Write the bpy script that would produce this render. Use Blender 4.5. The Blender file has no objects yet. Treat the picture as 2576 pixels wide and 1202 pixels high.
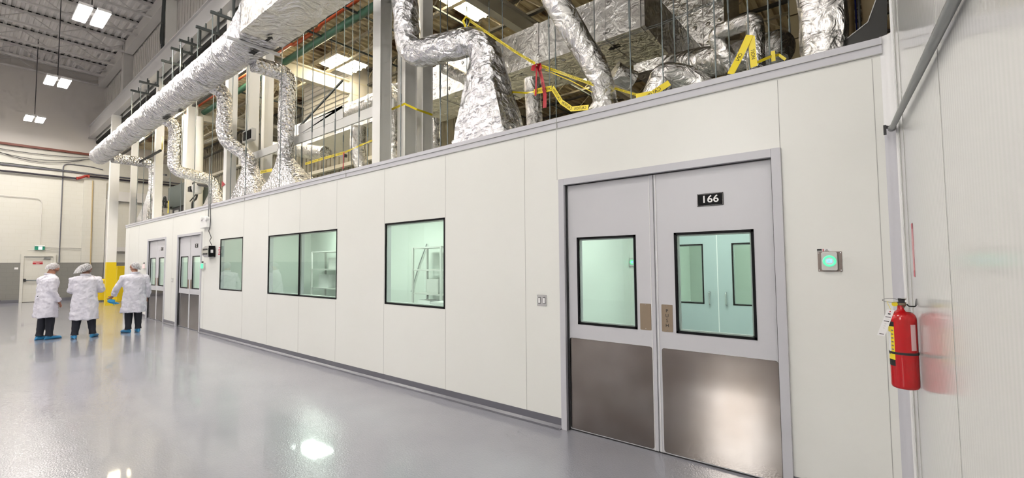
import bpy, bmesh, math, random
from mathutils import Vector, Matrix, noise
random.seed(7)
PI = math.pi
sc = bpy.context.scene
COL = sc.collection
W, H = 2576, 1202
FOC, YAW, PIT, ROL = 1139.4, .6839, .0523, -.0083
CAM = Vector((1.544, -3.882, 1.657))
cy_, sy_ = math.cos(YAW), math.sin(YAW)
f0 = Vector((-sy_, cy_, 0)); r0 = Vector((cy_, sy_, 0)); u0 = Vector((0, 0, 1))
FW = f0*math.cos(PIT)+u0*math.sin(PIT)
U1 = -f0*math.sin(PIT)+u0*math.cos(PIT)
RT = r0*math.cos(ROL)+U1*math.sin(ROL)
UP = -r0*math.sin(ROL)+U1*math.cos(ROL)

def at(px, py, ax, val):
    """world point on the plane ax = val that the photo shows at (px, py)"""
    d = FW+RT*((px-W/2)/FOC)+UP*((H/2-py)/FOC)
    i = 'xyz'.index(ax)
    return CAM+d*((val-CAM[i])/d[i])

cd = bpy.data.cameras.new('camera'); cam = bpy.data.objects.new('camera', cd); COL.objects.link(cam)
cd.sensor_width = 36; cd.lens = FOC/W*36; cd.clip_start = .02; cd.clip_end = 200
m = Matrix((RT, UP, -FW)).transposed().to_4x4(); m.translation = CAM
cam.matrix_world = m
sc.camera = cam

# ------------------------------------------------------------------ materials
MATS = {}
def mat(name, col=(.8, .8, .8), rough=.5, metal=0, spec=.5, coat=0, emit=None, estr=0, alpha=1, aniso=0, trans=0):
    m = bpy.data.materials.new(name); m.use_nodes = True
    b = m.node_tree.nodes['Principled BSDF']
    b.inputs['Base Color'].default_value = (*col, 1)
    b.inputs['Roughness'].default_value = rough
    b.inputs['Metallic'].default_value = metal
    b.inputs['Specular IOR Level'].default_value = spec
    b.inputs['Coat Weight'].default_value = coat
    b.inputs['Coat Roughness'].default_value = .05
    b.inputs['Anisotropic'].default_value = aniso
    b.inputs['Transmission Weight'].default_value = trans
    if emit:
        b.inputs['Emission Color'].default_value = (*emit, 1); b.inputs['Emission Strength'].default_value = estr
    MATS[name] = m
    return m
def nodes(m): return m.node_tree.nodes, m.node_tree.links, m.node_tree.nodes['Principled BSDF']
def coords(m, kind='Object', scale=(1, 1, 1), rot=(0, 0, 0)):
    n, l, b = nodes(m)
    tc = n.new('ShaderNodeNewGeometry') if kind == 'World' else n.new('ShaderNodeTexCoord')
    mp = n.new('ShaderNodeMapping'); mp.inputs['Scale'].default_value = scale; mp.inputs['Rotation'].default_value = rot
    l.new(tc.outputs['Position' if kind == 'World' else kind], mp.inputs['Vector'])
    return mp.outputs['Vector']
def add_bump(m, scale, strength, dist=.01, detail=4, kind='World', vs=(1, 1, 1), distortion=0, vor=0):
    n, l, b = nodes(m)
    v = coords(m, kind, vs)
    t = n.new('ShaderNodeTexNoise'); t.inputs['Scale'].default_value = scale; t.inputs['Detail'].default_value = detail
    t.inputs['Distortion'].default_value = distortion
    l.new(v, t.inputs['Vector'])
    h = t.outputs['Fac']
    if vor:
        w = n.new('ShaderNodeTexVoronoi'); w.feature = 'F1'; w.inputs['Scale'].default_value = vor
        l.new(v, w.inputs['Vector'])
        a = n.new('ShaderNodeMath'); a.operation = 'ADD'
        l.new(h, a.inputs[0]); l.new(w.outputs['Distance'], a.inputs[1]); h = a.outputs[0]
    bp = n.new('ShaderNodeBump'); bp.inputs['Strength'].default_value = strength; bp.inputs['Distance'].default_value = dist
    l.new(h, bp.inputs['Height'])
    l.new(bp.outputs['Normal'], b.inputs['Normal'])
    return bp
def add_var(m, c1, c2, scale=3, lo=.35, hi=.65, kind='World', vs=(1, 1, 1), detail=5, sock='Base Color'):
    n, l, b = nodes(m)
    v = coords(m, kind, vs)
    t = n.new('ShaderNodeTexNoise'); t.inputs['Scale'].default_value = scale; t.inputs['Detail'].default_value = detail
    l.new(v, t.inputs['Vector'])
    r = n.new('ShaderNodeValToRGB'); r.color_ramp.elements[0].position = lo; r.color_ramp.elements[1].position = hi
    r.color_ramp.elements[0].color = (*c1, 1); r.color_ramp.elements[1].color = (*c2, 1)
    l.new(t.outputs['Fac'], r.inputs['Fac']); l.new(r.outputs['Color'], b.inputs[sock])
    return r

M_floor = mat('epoxy_floor', (.30, .30, .345), .13, spec=.6, coat=.35)
add_var(M_floor, (.285, .285, .33), (.335, .335, .375), .8, .3, .7)
add_bump(M_floor, 70, .22, .01, 2)
M_panel = mat('white_panel', (.76, .765, .72), .30, spec=.45)
add_var(M_panel, (.75, .755, .715), (.78, .785, .75), .7, .3, .7)
M_seam = mat('seam_grey', (.42, .42, .40), .6)
M_rpanel = mat('right_panel', (.72, .72, .70), .13, spec=.5)
# fine vertical ribs pressed into the glossy wall panels
n, l, b = nodes(M_rpanel)
v = coords(M_rpanel, 'World', (1, 1, 1))
wv = n.new('ShaderNodeTexWave'); wv.bands_direction = 'Y'; wv.inputs['Scale'].default_value = 9; wv.inputs['Distortion'].default_value = .4
l.new(v, wv.inputs['Vector'])
bp = n.new('ShaderNodeBump'); bp.inputs['Strength'].default_value = .02; bp.inputs['Distance'].default_value = .01
l.new(wv.outputs['Fac'], bp.inputs['Height']); l.new(bp.outputs['Normal'], b.inputs['Normal'])
M_trim = mat('grey_trim', (.55, .55, .585), .4)
M_trimdk = mat('cove_base_grey', (.14, .14, .165), .3)
M_doorp = mat('door_paint', (.57, .57, .60), .35)
M_frame = mat('door_frame_paint', (.53, .53, .565), .35)
M_steel = mat('brushed_steel', (.36, .325, .30), .10, metal=1, aniso=.8)
n, l, b = nodes(M_steel)
tg = n.new('ShaderNodeCombineXYZ'); tg.inputs[0].default_value = 1.0; tg.inputs[1].default_value = 0.0; tg.inputs[2].default_value = 0.0
l.new(tg.outputs[0], b.inputs['Tangent'])
add_var(M_steel, (.30, .265, .235), (.40, .37, .345), 2.2, .3, .7, detail=2)
b.inputs['Anisotropic Rotation'].default_value = .0
add_bump(M_steel, 2.0, .03, .02, 1)
M_bronze = mat('bronze_plate', (.30, .235, .17), .42, metal=.6)
M_black = mat('black_gasket', (.005, .005, .006), .5, spec=.15)
M_blackm = mat('black_metal', (.02, .02, .022), .45)
M_dark = mat('dark_void', (.012, .012, .012), .9)
M_white = mat('white_plastic', (.78, .78, .78), .35)
M_text = mat('white_ink', (.85, .85, .85), .5)
M_blk_ink = mat('black_ink', (.012, .012, .012), .6)
M_foil = mat('foil_wrap', (.80, .80, .81), .20, metal=1)
add_bump(M_foil, 11, 1.0, .035, 8, distortion=1.4, vor=17)
M_foilw = mat('foil_satin', (.70, .70, .735), .22, metal=1)
add_bump(M_foilw, 7, 1.0, .06, 9, vs=(1.8, .9, .9), distortion=1.8, vor=9)
M_foilc = mat('foil_broad', (.80, .80, .82), .21, metal=1)
add_bump(M_foilc, 8, 1.0, .045, 9, distortion=1.8, vor=8)
M_foils = mat('foil_smooth', (.90, .89, .87), .22, metal=1)
add_bump(M_foils, 6, 1.0, .06, 9, distortion=1.4)
M_foilb = mat('foil_board', (.82, .81, .79), .27, metal=1)
add_bump(M_foilb, 3, 1.0, .07, 9, distortion=2.2)
M_sheet = mat('foil_sheet', (.80, .79, .77), .30, metal=1)
add_bump(M_sheet, 7, 1.0, .03, 9, distortion=1.0)
M_gal = mat('galvanised_rod', (.22, .25, .255), .45, metal=.6)
M_gal2 = mat('grey_conduit', (.30, .31, .31), .42, metal=.5)
M_strut = mat('dark_strut', (.07, .08, .08), .5, metal=.4)
M_colw = mat('column_paint', (.85, .84, .80), .5)
add_var(M_colw, (.83, .82, .77), (.87, .86, .83), 1.5, .3, .7)
M_colscuff = mat('scuff', (.22, .17, .12), .8)
M_yellow = mat('safety_yellow', (.82, .60, .01), .4)
M_girder = mat('girder_grey', (.60, .59, .585), .55)
M_highdeck = mat('high_deck', (.74, .72, .70), .6)
M_clad = mat('grey_cladding', (.60, .57, .54), .7)
M_clad2 = mat('siding_grey', (.62, .60, .57), .7)
M_joisth = mat('high_joist', (.60, .585, .565), .6)
M_lowdeck = mat('low_deck', (.60, .50, .30), .55)
rr = add_var(M_lowdeck, (.10, .045, .015), (.66, .57, .38), .55, .36, .47, detail=6)
M_joistl = mat('low_joist', (.10, .095, .085), .6)
M_joistc = mat('low_joist_cream', (.52, .47, .36), .6)
M_lowwall = mat('low_siding', (.38, .355, .28), .6)
M_cream = mat('cream_steel', (.64, .61, .52), .55)
M_block = mat('cream_block', (.60, .59, .54), .6)
M_blockg = mat('grey_block', (.21, .205, .19), .6)
for mm, cc in ((M_block, (.565, .55, .49)), (M_blockg, (.185, .18, .165))):
    n, l, b = nodes(mm)
    v = coords(mm, 'World', (1, 1, 1), (PI/2, 0, PI/2))
    br = n.new('ShaderNodeTexBrick'); br.inputs['Scale'].default_value = 1.0
    br.inputs['Brick Width'].default_value = .4; br.inputs['Row Height'].default_value = .2; br.inputs['Mortar Size'].default_value = .006
    c0 = b.inputs['Base Color'].default_value[:]
    br.inputs['Color1'].default_value = c0; br.inputs['Color2'].default_value = (c0[0]*.985, c0[1]*.985, c0[2]*.98, 1)
    br.inputs['Mortar'].default_value = (*cc, 1)
    sx = n.new('ShaderNodeSeparateXYZ'); cb = n.new('ShaderNodeCombineXYZ')
    g = n.new('ShaderNodeNewGeometry')
    l.new(g.outputs['Position'], sx.inputs[0]); l.new(sx.outputs['Y'], cb.inputs['X']); l.new(sx.outputs['Z'], cb.inputs['Y'])
    l.new(cb.outputs[0], br.inputs['Vector']); l.new(br.outputs['Color'], b.inputs['Base Color'])
M_pipeblk = mat('black_pipe', (.025, .02, .03), .4)
M_pipered = mat('red_pipe', (.16, .035, .02), .5)
M_redfit = mat('red_fitting', (.35, .03, .02), .4)
M_orange = mat('orange_pipe', (.55, .085, .02), .4)
M_green = mat('green_pipe', (.035, .12, .07), .45)
M_cable = mat('cable', (.03, .03, .035), .6)
M_red = mat('extinguisher_red', (.50, .004, .008), .22, coat=.3)
M_redtape = mat('danger_tape', (.45, .008, .02), .4)
M_signred = mat('sign_red', (.45, .02, .03), .5)
M_ytape = mat('caution_tape', (.85, .68, .02), .35)
M_lightred = mat('faded_red', (.62, .10, .14), .5)
M_pinkw = mat('pink_white', (.72, .50, .50), .5)
M_chrome = mat('chrome', (.7, .7, .7), .12, metal=1)
M_device = mat('device_grey', (.58, .58, .56), .35)
M_bracketp = mat('brown_steel_plate', (.26, .22, .20), .35, metal=.6)
M_ring = mat('green_ring', (.1, .8, .4), .4, emit=(.12, .85, .42), estr=.38)
M_screen = mat('blue_screen', (.3, .6, .9), .3, emit=(.25, .55, .95), estr=.42)
M_redlit = mat('pale_red_lit', (.8, .4, .4), .4, emit=(.9, .45, .42), estr=.5)
M_exitg = mat('exit_green', (.01, .16, .10), .4, emit=(.01, .2, .12), estr=.25)
M_exitw = mat('exit_white', (.8, .8, .8), .4, emit=(.9, 1, .95), estr=.6)
M_lamp = mat('lamp_lit', (1, 1, 1), .5, emit=(1, .95, .89), estr=75)
M_tube = mat('tube_lit', (1, 1, 1), .5, emit=(1, .86, .60), estr=30)
M_troff = mat('troffer_lit', (1, 1, 1), .5, emit=(.95, 1, .94), estr=15)
M_coat = mat('lab_coat_cloth', (.64, .63, .70), .8)
add_bump(M_coat, 9, .6, .03, 5, distortion=.6)
M_pants = mat('dark_trousers', (.012, .014, .022), .8)
M_shoe = mat('blue_shoe_cover', (.02, .20, .42), .5)
add_bump(M_shoe, 40, .6, .01, 3)
M_glove = mat('blue_glove', (.03, .32, .62), .5)
M_skin = mat('skin', (.36, .17, .11), .55)
M_skind = mat('skin_dark', (.17, .08, .055), .55)
M_hair = mat('hair_dark', (.022, .018, .018), .6)
M_hairg = mat('hair_grey', (.16, .12, .11), .6)
M_cabinet = mat('green_grey_cabinet', (.085, .105, .095), .5)
M_inner = mat('clean_room_wall', (.70, .74, .70), .4)
M_innerd = mat('inner_door', (.42, .49, .50), .4)
M_darkw = mat('unlit_far_wall', (.07, .06, .05), .8)  # gloom of the deep low bay put into a dark wall colour
M_streakglow = mat('streak_glow', (.9, .9, .9), .5, emit=(1, .98, .95), estr=9)  # glow added for bright streaks in the brushed steel
M_backw = mat('hall_back_wall', (.42, .38, .34), .6)
M_tan = mat('tan_wrap', (.52, .40, .22), .6)
M_blue = mat('blue_pipe', (.015, .03, .35), .4)
M_graffiti = mat('dim_board', (.03, .03, .028), .55)
M_brick = mat('tan_stone', (.30, .24, .13), .8)

# glass: greenish pane, clear enough to see the room behind
def glass_mat(name, tint, refl):
    m = bpy.data.materials.new(name); m.use_nodes = True
    n, l = m.node_tree.nodes, m.node_tree.links
    n.clear()
    o = n.new('ShaderNodeOutputMaterial'); t = n.new('ShaderNodeBsdfTransparent'); g = n.new('ShaderNodeBsdfGlossy')
    mx = n.new('ShaderNodeMixShader'); ge = n.new('ShaderNodeNewGeometry'); dp = n.new('ShaderNodeVectorMath'); dp.operation = 'DOT_PRODUCT'
    t.inputs['Color'].default_value = (*tint, 1); g.inputs['Roughness'].default_value = .01
    l.new(ge.outputs['Normal'], dp.inputs[0]); l.new(ge.outputs['Incoming'], dp.inputs[1])
    def M(op, a_, b_=None):
        k = n.new('ShaderNodeMath'); k.operation = op
        if isinstance(a_, (int, float)): k.inputs[0].default_value = a_
        else: l.new(a_, k.inputs[0])
        if b_ is not None:
            if isinstance(b_, (int, float)): k.inputs[1].default_value = b_
            else: l.new(b_, k.inputs[1])
        return k.outputs[0]
    c_ = M('ABSOLUTE', dp.outputs['Value']); f = M('POWER', M('SUBTRACT', 1, c_), 5)
    f = M('MULTIPLY', M('ADD', M('MULTIPLY', f, .96), .04), refl)
    l.new(f, mx.inputs[0])
    l.new(t.outputs[0], mx.inputs[1]); l.new(g.outputs[0], mx.inputs[2]); l.new(mx.outputs[0], o.inputs[0])
    return m
M_glass = glass_mat('green_glass', (.88, .95, .90), 1.3)
M_glass1 = glass_mat('clear_glass', (.90, .96, .92), 1.0)
def net_mat():
    m = bpy.data.materials.new('hair_net_mesh'); m.use_nodes = True
    n, l = m.node_tree.nodes, m.node_tree.links
    b = n['Principled BSDF']; o = n['Material Output']
    b.inputs['Base Color'].default_value = (.85, .85, .88, 1); b.inputs['Roughness'].default_value = .6
    t = n.new('ShaderNodeBsdfTransparent'); mx = n.new('ShaderNodeMixShader'); nz = n.new('ShaderNodeTexNoise')
    nz.inputs['Scale'].default_value = 70; tc = n.new('ShaderNodeTexCoord'); l.new(tc.outputs['Object'], nz.inputs['Vector'])
    mr = n.new('ShaderNodeMapRange'); mr.inputs[1].default_value = .35; mr.inputs[2].default_value = .65; mr.inputs[3].default_value = .08; mr.inputs[4].default_value = .42
    l.new(nz.outputs['Fac'], mr.inputs[0]); l.new(mr.outputs[0], mx.inputs[0])
    l.new(t.outputs[0], mx.inputs[1]); l.new(b.outputs[0], mx.inputs[2]); l.new(mx.outputs[0], o.inputs[0])
    return m
M_net = net_mat()

# ------------------------------------------------------------------ helpers
def link(o, parent=None):
    COL.objects.link(o)
    if parent is not None: o.parent = parent
    return o
def tag(o, label=None, cat=None, group=None, kind=None):
    if label: o['label'] = label
    if cat: o['category'] = cat
    if group: o['group'] = group
    if kind: o['kind'] = kind
    return o
def thing(name, label, cat, loc=(0, 0, 0), group=None, rz=0):
    o = bpy.data.objects.new(name, None); COL.objects.link(o)
    o.empty_display_size = .1
    o.location = loc; o.rotation_euler = (0, 0, rz)
    return tag(o, label, cat, group)
def perp(d):
    a = Vector((0, 0, 1)) if abs(d.z) < .9 else Vector((1, 0, 0))
    x = d.cross(a).normalized(); return x, d.cross(x).normalized()

class MB:
    def __init__(s): s.v = []; s.f = []; s.mi = []; s.cur = 0
    def quad(s, *p):
        i = len(s.v); s.v += [Vector(q) for q in p]; s.f.append(tuple(range(i, i+len(p)))); s.mi.append(s.cur); return s
    def box(s, x0, x1, y0, y1, z0, z1):
        x0, x1 = min(x0, x1), max(x0, x1); y0, y1 = min(y0, y1), max(y0, y1); z0, z1 = min(z0, z1), max(z0, z1)
        i = len(s.v)
        s.v += [Vector(p) for p in ((x0, y0, z0), (x1, y0, z0), (x1, y1, z0), (x0, y1, z0), (x0, y0, z1), (x1, y0, z1), (x1, y1, z1), (x0, y1, z1))]
        for q in ((0, 3, 2, 1), (4, 5, 6, 7), (0, 1, 5, 4), (1, 2, 6, 5), (2, 3, 7, 6), (3, 0, 4, 7)):
            s.f.append(tuple(i+k for k in q)); s.mi.append(s.cur)
        return s
    def prism(s, pts, d):
        """polygon pts extruded by vector d"""
        i = len(s.v); n = len(pts); d = Vector(d)
        s.v += [Vector(p) for p in pts]+[Vector(p)+d for p in pts]
        s.f.append(tuple(i+k for k in range(n))[::-1]); s.f.append(tuple(i+n+k for k in range(n))); s.mi += [s.cur]*2
        for k in range(n):
            s.f.append((i+k, i+(k+1) % n, i+n+(k+1) % n, i+n+k)); s.mi.append(s.cur)
        return s
    def bar(s, p, q, w, h, up=(0, 0, 1)):
        p, q = Vector(p), Vector(q); d = (q-p).normalized(); up = Vector(up)
        x = d.cross(up)
        if x.length < 1e-4: x = perp(d)[0]
        x.normalize(); y = x.cross(d).normalized()
        pts = [p+x*a*w/2+y*b_*h/2 for a, b_ in ((-1, -1), (1, -1), (1, 1), (-1, 1))]
        return s.prism(pts, q-p)
    def rings(s, rs, closed=False, cap=True):
        n = len(rs[0]); i = len(s.v)
        for r in rs: s.v += [Vector(p) for p in r]
        m = len(rs)
        for a in range(m if closed else m-1):
            b2 = (a+1) % m
            for k in range(n):
                s.f.append((i+a*n+k, i+a*n+(k+1) % n, i+b2*n+(k+1) % n, i+b2*n+k)); s.mi.append(s.cur)
        if cap and not closed:
            s.f.append(tuple(i+k for k in range(n))[::-1]); s.f.append(tuple(i+(m-1)*n+k for k in range(n))); s.mi += [s.cur]*2
        return s
    def tube(s, path, r, seg=10, cap=True):
        path = [Vector(p) for p in path]; rr = r if isinstance(r, (list, tuple)) else [r]*len(path)
        rs = []; x = None
        for k, p in enumerate(path):
            d = (path[min(k+1, len(path)-1)]-path[max(k-1, 0)])
            if d.length < 1e-9: d = Vector((0, 0, 1))
            d.normalize()
            if x is None: x, y = perp(d)
            else:
                x = (x-d*x.dot(d)); x = x.normalized() if x.length > 1e-6 else perp(d)[0]
                y = d.cross(x).normalized()
            rs.append([p+x*math.cos(2*PI*j/seg)*rr[k]+y*math.sin(2*PI*j/seg)*rr[k] for j in range(seg)])
        return s.rings(rs, cap=cap)
    def cyl(s, p, q, r, seg=16): return s.tube([p, q], r, seg)
    def lathe(s, c, prof, seg=24, axis='z'):
        c = Vector(c); rs = []
        for r_, z in prof:
            ring = []
            for j in range(seg):
                a = 2*PI*j/seg
                ring.append(c+(Vector((r_*math.cos(a), r_*math.sin(a), z)) if axis == 'z' else Vector((r_*math.cos(a), -z, r_*math.sin(a)))))
            rs.append(ring)
        return s.rings(rs)
    def build(s, name, m, parent=None, smooth=False, bevel=0, local=False, autos=None):
        me = bpy.data.meshes.new(name)
        off = Vector((0, 0, 0))
        if parent is not None and not local:
            q = parent
            while q is not None: off += q.location; q = q.parent
        me.from_pydata([tuple(p-off) for p in s.v], [], s.f)
        ms = m if isinstance(m, (list, tuple)) else [m]
        for mm in ms: me.materials.append(mm)
        if len(ms) > 1:
            for p, k in zip(me.polygons, s.mi): p.material_index = k
        bm = bmesh.new(); bm.from_mesh(me)
        bmesh.ops.recalc_face_normals(bm, faces=bm.faces)
        bm.to_mesh(me); bm.free()
        if smooth:
            for p in me.polygons: p.use_smooth = True
            try: me.set_sharp_from_angle(angle=math.radians(autos if autos else 50))
            except Exception: pass
        me.update()
        o = bpy.data.objects.new(name, me); link(o, parent)
        if bevel:
            md = o.modifiers.new('bevel', 'BEVEL'); md.width = bevel; md.segments = 2; md.limit_method = 'ANGLE'
        return o
def struct(name, mb, m, parent=None, **k):
    o = mb.build(name, m, parent, **k)
    if parent is None: o['kind'] = 'structure'
    return o
def one(name, mb, m, label, cat, group=None, **k):
    return tag(mb.build(name, m, None, **k), label, cat, group)
def copy_tree(o, parent=None):
    c = o.copy(); COL.objects.link(c); c.parent = parent
    for ch in [q for q in COL.objects if q.parent == o]: copy_tree(ch, c)
    return c
def fillet(pts, d=.2, n=6):
    pts = [Vector(p) for p in pts]; out = [pts[0]]
    for k in range(1, len(pts)-1):
        a, b_, c = pts[k-1], pts[k], pts[k+1]
        da = min(d, (a-b_).length*.49); dc = min(d, (c-b_).length*.49)
        p, q = b_+(a-b_).normalized()*da, b_+(c-b_).normalized()*dc
        for j in range(n+1):
            t = j/n; out.append(p*(1-t)**2+b_*2*t*(1-t)+q*t*t)
    out.append(pts[-1]); return out
def dense(path, step):
    out = [path[0]]
    for a, b_ in zip(path, path[1:]):
        n_ = max(1, int((b_-a).length/step))
        for k in range(1, n_+1): out.append(a.lerp(b_, k/n_))
    return out
def crumple(v, c, amp, sc_=6.0):
    d = (v-c)
    if d.length < 1e-6: return v
    k = noise.noise(v*sc_)*.6+noise.noise(v*sc_*2.7+Vector((5, 3, 1)))*.4
    return v+d.normalized()*k*amp
def foil_tube(mb, pts, r, fil=.25, seg=32, step=.07, amp=.025, cap=True, scl=5.0):
    path = dense(fillet(pts, fil, 8), step)
    L = [0]
    for a, b_ in zip(path, path[1:]): L.append(L[-1]+(b_-a).length)
    if not isinstance(r, (list, tuple)): r = [r, r]
    rr = [r[0]+(r[1]-r[0])*t/L[-1] for t in L]
    rs = []; x = None
    for k, p in enumerate(path):
        d = (path[min(k+1, len(path)-1)]-path[max(k-1, 0)]).normalized()
        if x is None: x, y = perp(d)
        else:
            x = (x-d*x.dot(d)).normalized(); y = d.cross(x).normalized()
        rs.append([crumple(p+x*math.cos(2*PI*j/seg)*rr[k]+y*math.sin(2*PI*j/seg)*rr[k], p, amp, scl) for j in range(seg)])
    return mb.rings(rs, cap=cap)
def rect_ring(cx, cy, hx, hy, z, n=40, e=0.0):
    """ring of n points; e=1 rectangle, e=0 ellipse"""
    out = []
    for j in range(n):
        a = 2*PI*j/n; c, s_ = math.cos(a), math.sin(a)
        q = max(abs(c), abs(s_)); sx, sy = c/q, s_/q
        out.append(Vector((cx+hx*(c*(1-e)+sx*e), cy+hy*(s_*(1-e)+sy*e), z)))
    return out
def boot(mb, neck, rn, base, hx, hy, zb, amp=.02, n=48, skirt=.1):
    """crumpled sheet boot that widens from a round neck to a rectangular base"""
    neck = Vector(neck); base = Vector(base); rs = []
    N = 16
    for k in range(N+1):
        t = k/N; e = min(1, t*1.25)
        c = neck.lerp(Vector((base.x, base.y, zb+skirt)), t)
        ring = rect_ring(c.x, c.y, rn+(hx-rn)*t, rn+(hy-rn)*t, c.z, n, e)
        rs.append([crumple(p, c, amp*(1 if k else .4), 7) for p in ring])
    for z in (zb+skirt*.5, zb):
        ring = rect_ring(base.x, base.y, hx*.98, hy*.98, z, n, 1)
        rs.append([crumple(p, base, amp*.5, 12) for p in ring])
    return mb.rings(rs)
def text(name, s_, origin, xd, yd, h, m, parent, local=False, centre=True, lift=.0015, space=1.0, bold=0, wide=1.0):
    c = bpy.data.curves.new(name, 'FONT'); c.body = s_; c.size = 1; c.resolution_u = 3; c.space_character = space; c.offset = bold
    if centre: c.align_x = 'CENTER'; c.align_y = 'CENTER'
    o = bpy.data.objects.new(name, c); COL.objects.link(o)
    me = bpy.data.meshes.new_from_object(o.evaluated_get(bpy.context.evaluated_depsgraph_get()))
    bpy.data.objects.remove(o); bpy.data.curves.remove(c)
    xd, yd = Vector(xd).normalized(), Vector(yd).normalized(); nrm = xd.cross(yd)
    off = Vector((0, 0, 0)); q = parent
    if not local:
        while q is not None: off += q.location; q = q.parent
    toc = (CAM-Vector(origin))
    if nrm.dot(toc) < 0: nrm = -nrm
    hh = h/.72
    for v_ in me.vertices:
        p = Vector(origin)+xd*v_.co.x*hh*wide+yd*v_.co.y*hh+nrm*lift
        v_.co = p-off
    me.materials.clear(); me.materials.append(m)
    return link(bpy.data.objects.new(name, me), parent)
ORD = ['first', 'second', 'third', 'fourth', 'fifth', 'sixth', 'seventh', 'eighth', 'ninth', 'tenth', 'eleventh', 'twelfth',
       'thirteenth', 'fourteenth', 'fifteenth', 'sixteenth', 'seventeenth', 'eighteenth', 'nineteenth', 'twentieth']

XL, XR = -29.5, 1.66        # far block wall and right wall
XE = -19.80                 # far end of the clean room
ZT = 3.145                  # clean room parapet top
YC = .3                     # front face of the steel columns

# ------------------------------------------------------------------ setting
exec_parts = []
mb = MB(); mb.box(XL-.3, 6, -14.3, 17, -.2, 0); struct('floor', mb, M_floor)

# clean room front wall, cut round windows and doors
wins = [('window_1', -10.39, -9.08, 1.092, 2.262, None), ('window_2', -7.815, -5.266, 1.092, 2.228, -6.545), ('window_3', -3.97, -2.71, 1.087, 2.234, None)]
doors = [0.0, -12.621, -15.719]
DW, DH, HF = .925, 2.438, .064
holes = [(a, b_, z0, z1) for _, a, b_, z0, z1, _ in wins]+[(d-DW-HF*.5, d+DW+HF*.5, 0, DH+HF*.5) for d in doors]
xs = sorted({XE, 1.60}|{h for q in holes for h in q[:2]}); zs = sorted({0, 3.04}|{h for q in holes for h in q[2:]})
mb = MB()
for xa, xb in zip(xs, xs[1:]):
    for za, zb in zip(zs, zs[1:]):
        cx, cz = (xa+xb)/2, (za+zb)/2
        if any(q[0] < cx < q[1] and q[2] < cz < q[3] for q in holes): continue
        mb.box(xa, xb, 0, .1, za, zb)
struct('wall_front', mb, M_panel)
mb = MB()
for x in (-19.2, -17.9, -14.1, -11.45, -9.08+.03, -7.83, -6.54, -5.29, -3.99, -2.70, -1.437, -1.015, .985, 1.545):
    z0 = .1; segs = [(z0, 3.02)]
    for q in holes:
        if q[0]-.01 < x < q[1]+.01:
            segs = [(a, b_) for a, b_ in ((z0, q[2]-.03), (q[3]+.03, 3.02)) if b_-a > .1]
    if x in (-1.015, .985): segs = [(DH+HF, 3.02)]
    for a, b_ in segs: mb.box(x-.0022, x+.0022, -.0012, .001, a, b_)
struct('trim_1', mb, M_seam)
# parapet fascia in two steps with a shadow line, and its joints
mb = MB(); mb.box(XE, 1.60, -.012, .13, 3.04, ZT-.048)
mb.box(XE, 1.60, -.020, .14, ZT-.046, ZT)
struct('trim_2', mb, M_trim)
mb = MB(); mb.box(XE, 1.60, -.0135, 0, 3.034, 3.04); mb.box(XE, 1.6, -.0215, 0, ZT-.048, ZT-.045)
for x in (-1.0, -5.0, -9.0, -13): mb.box(x-.003, x+.003, -.0215, 0, 3.04, ZT)
struct('trim_3', mb, M_seam)
mb = MB()
edges = [XE]+sorted([d+s_*(DW+HF) for d in doors for s_ in (-1, 1)])+[1.60]
for a, b_ in zip(edges[::2], edges[1::2]):
    mb.box(a, b_, -.006, .01, 0.02, .1)
    # coved foot of the skirting
    mb.prism([Vector((a, -.006, .03)), Vector((a, -.03, .008)), Vector((a, -.06, .002)), Vector((a, 0, .002))], (b_-a, 0, 0))
struct('baseboard_front', mb, M_trimdk)
# end wall, inside shell of the clean room
mb = MB(); mb.box(XE-.05, XE+.05, .1, 6, 0, ZT); struct('wall_end', mb, M_panel)
mb = MB(); mb.box(XE, 1.60, .1, 6, 2.96, 3.09); struct('ceiling_clean_room', mb, M_inner)
YB = 2.9
xs2 = [(XE, -1.25), (.73, 1.6)]
mb = MB()
for a, b_ in xs2: mb.box(a, b_, YB, YB+.1, 0, 2.96)
mb.box(-1.25, .73, YB, YB+.1, DH+.06, 2.96)
for x in (-1.62, -11.9, -14.2): mb.box(x-.05, x+.05, .1, YB, 0, 2.96)
mb.box(1.5, 1.6, .1, 5.9, 0, 2.96); mb.box(-1.7, 1.6, 5.9, 6, 0, 2.96); mb.box(-1.7, -1.6, YB+.1, 5.9, 0, 2.96)
struct('wall_inner', mb, M_inner)
# shelving and a bench dimly seen through the glass
def rack(x, y, w, label):
    t = thing('shelving_unit', label, 'shelf', (x, y, 0))
    for sx in (0, 1):
        for sy in (0, 1): MB().box(x+sx*w-.02, x+sx*w+.02, y+sy*.4-.02, y+sy*.4+.02, 0, 2.0).build('upright', M_device, t)
    for k, z in enumerate((.5, 1.0, 1.5, 1.98)):
        MB().box(x, x+w, y, y+.4, z, z+.03).build('shelf_board', M_device, t)
rack(-10.6, 2.3, 1.3, 'grey shelving unit seen through the two-pane window')
rack(-6.3, 2.35, .9, 'grey shelving unit seen through the window nearest the numbered door')
for x, z, w_, h_, lab in ((-6.2, .53, .4, .35, 'white carton on the lowest shelf behind the single window'), (-5.9, 1.03, .35, .3, 'pale carton on the middle shelf behind the single window'),
                     (-10.4, 1.03, .5, .35, 'white carton on the middle shelf behind the two-pane window'), (-9.9, 1.53, .4, .3, 'grey carton on the upper shelf behind the two-pane window')):
    one('carton', MB().box(x, x+w_, 2.4, 2.68, z+.001, z+h_), M_white if 'white' in lab else M_device, lab, 'box')
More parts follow.
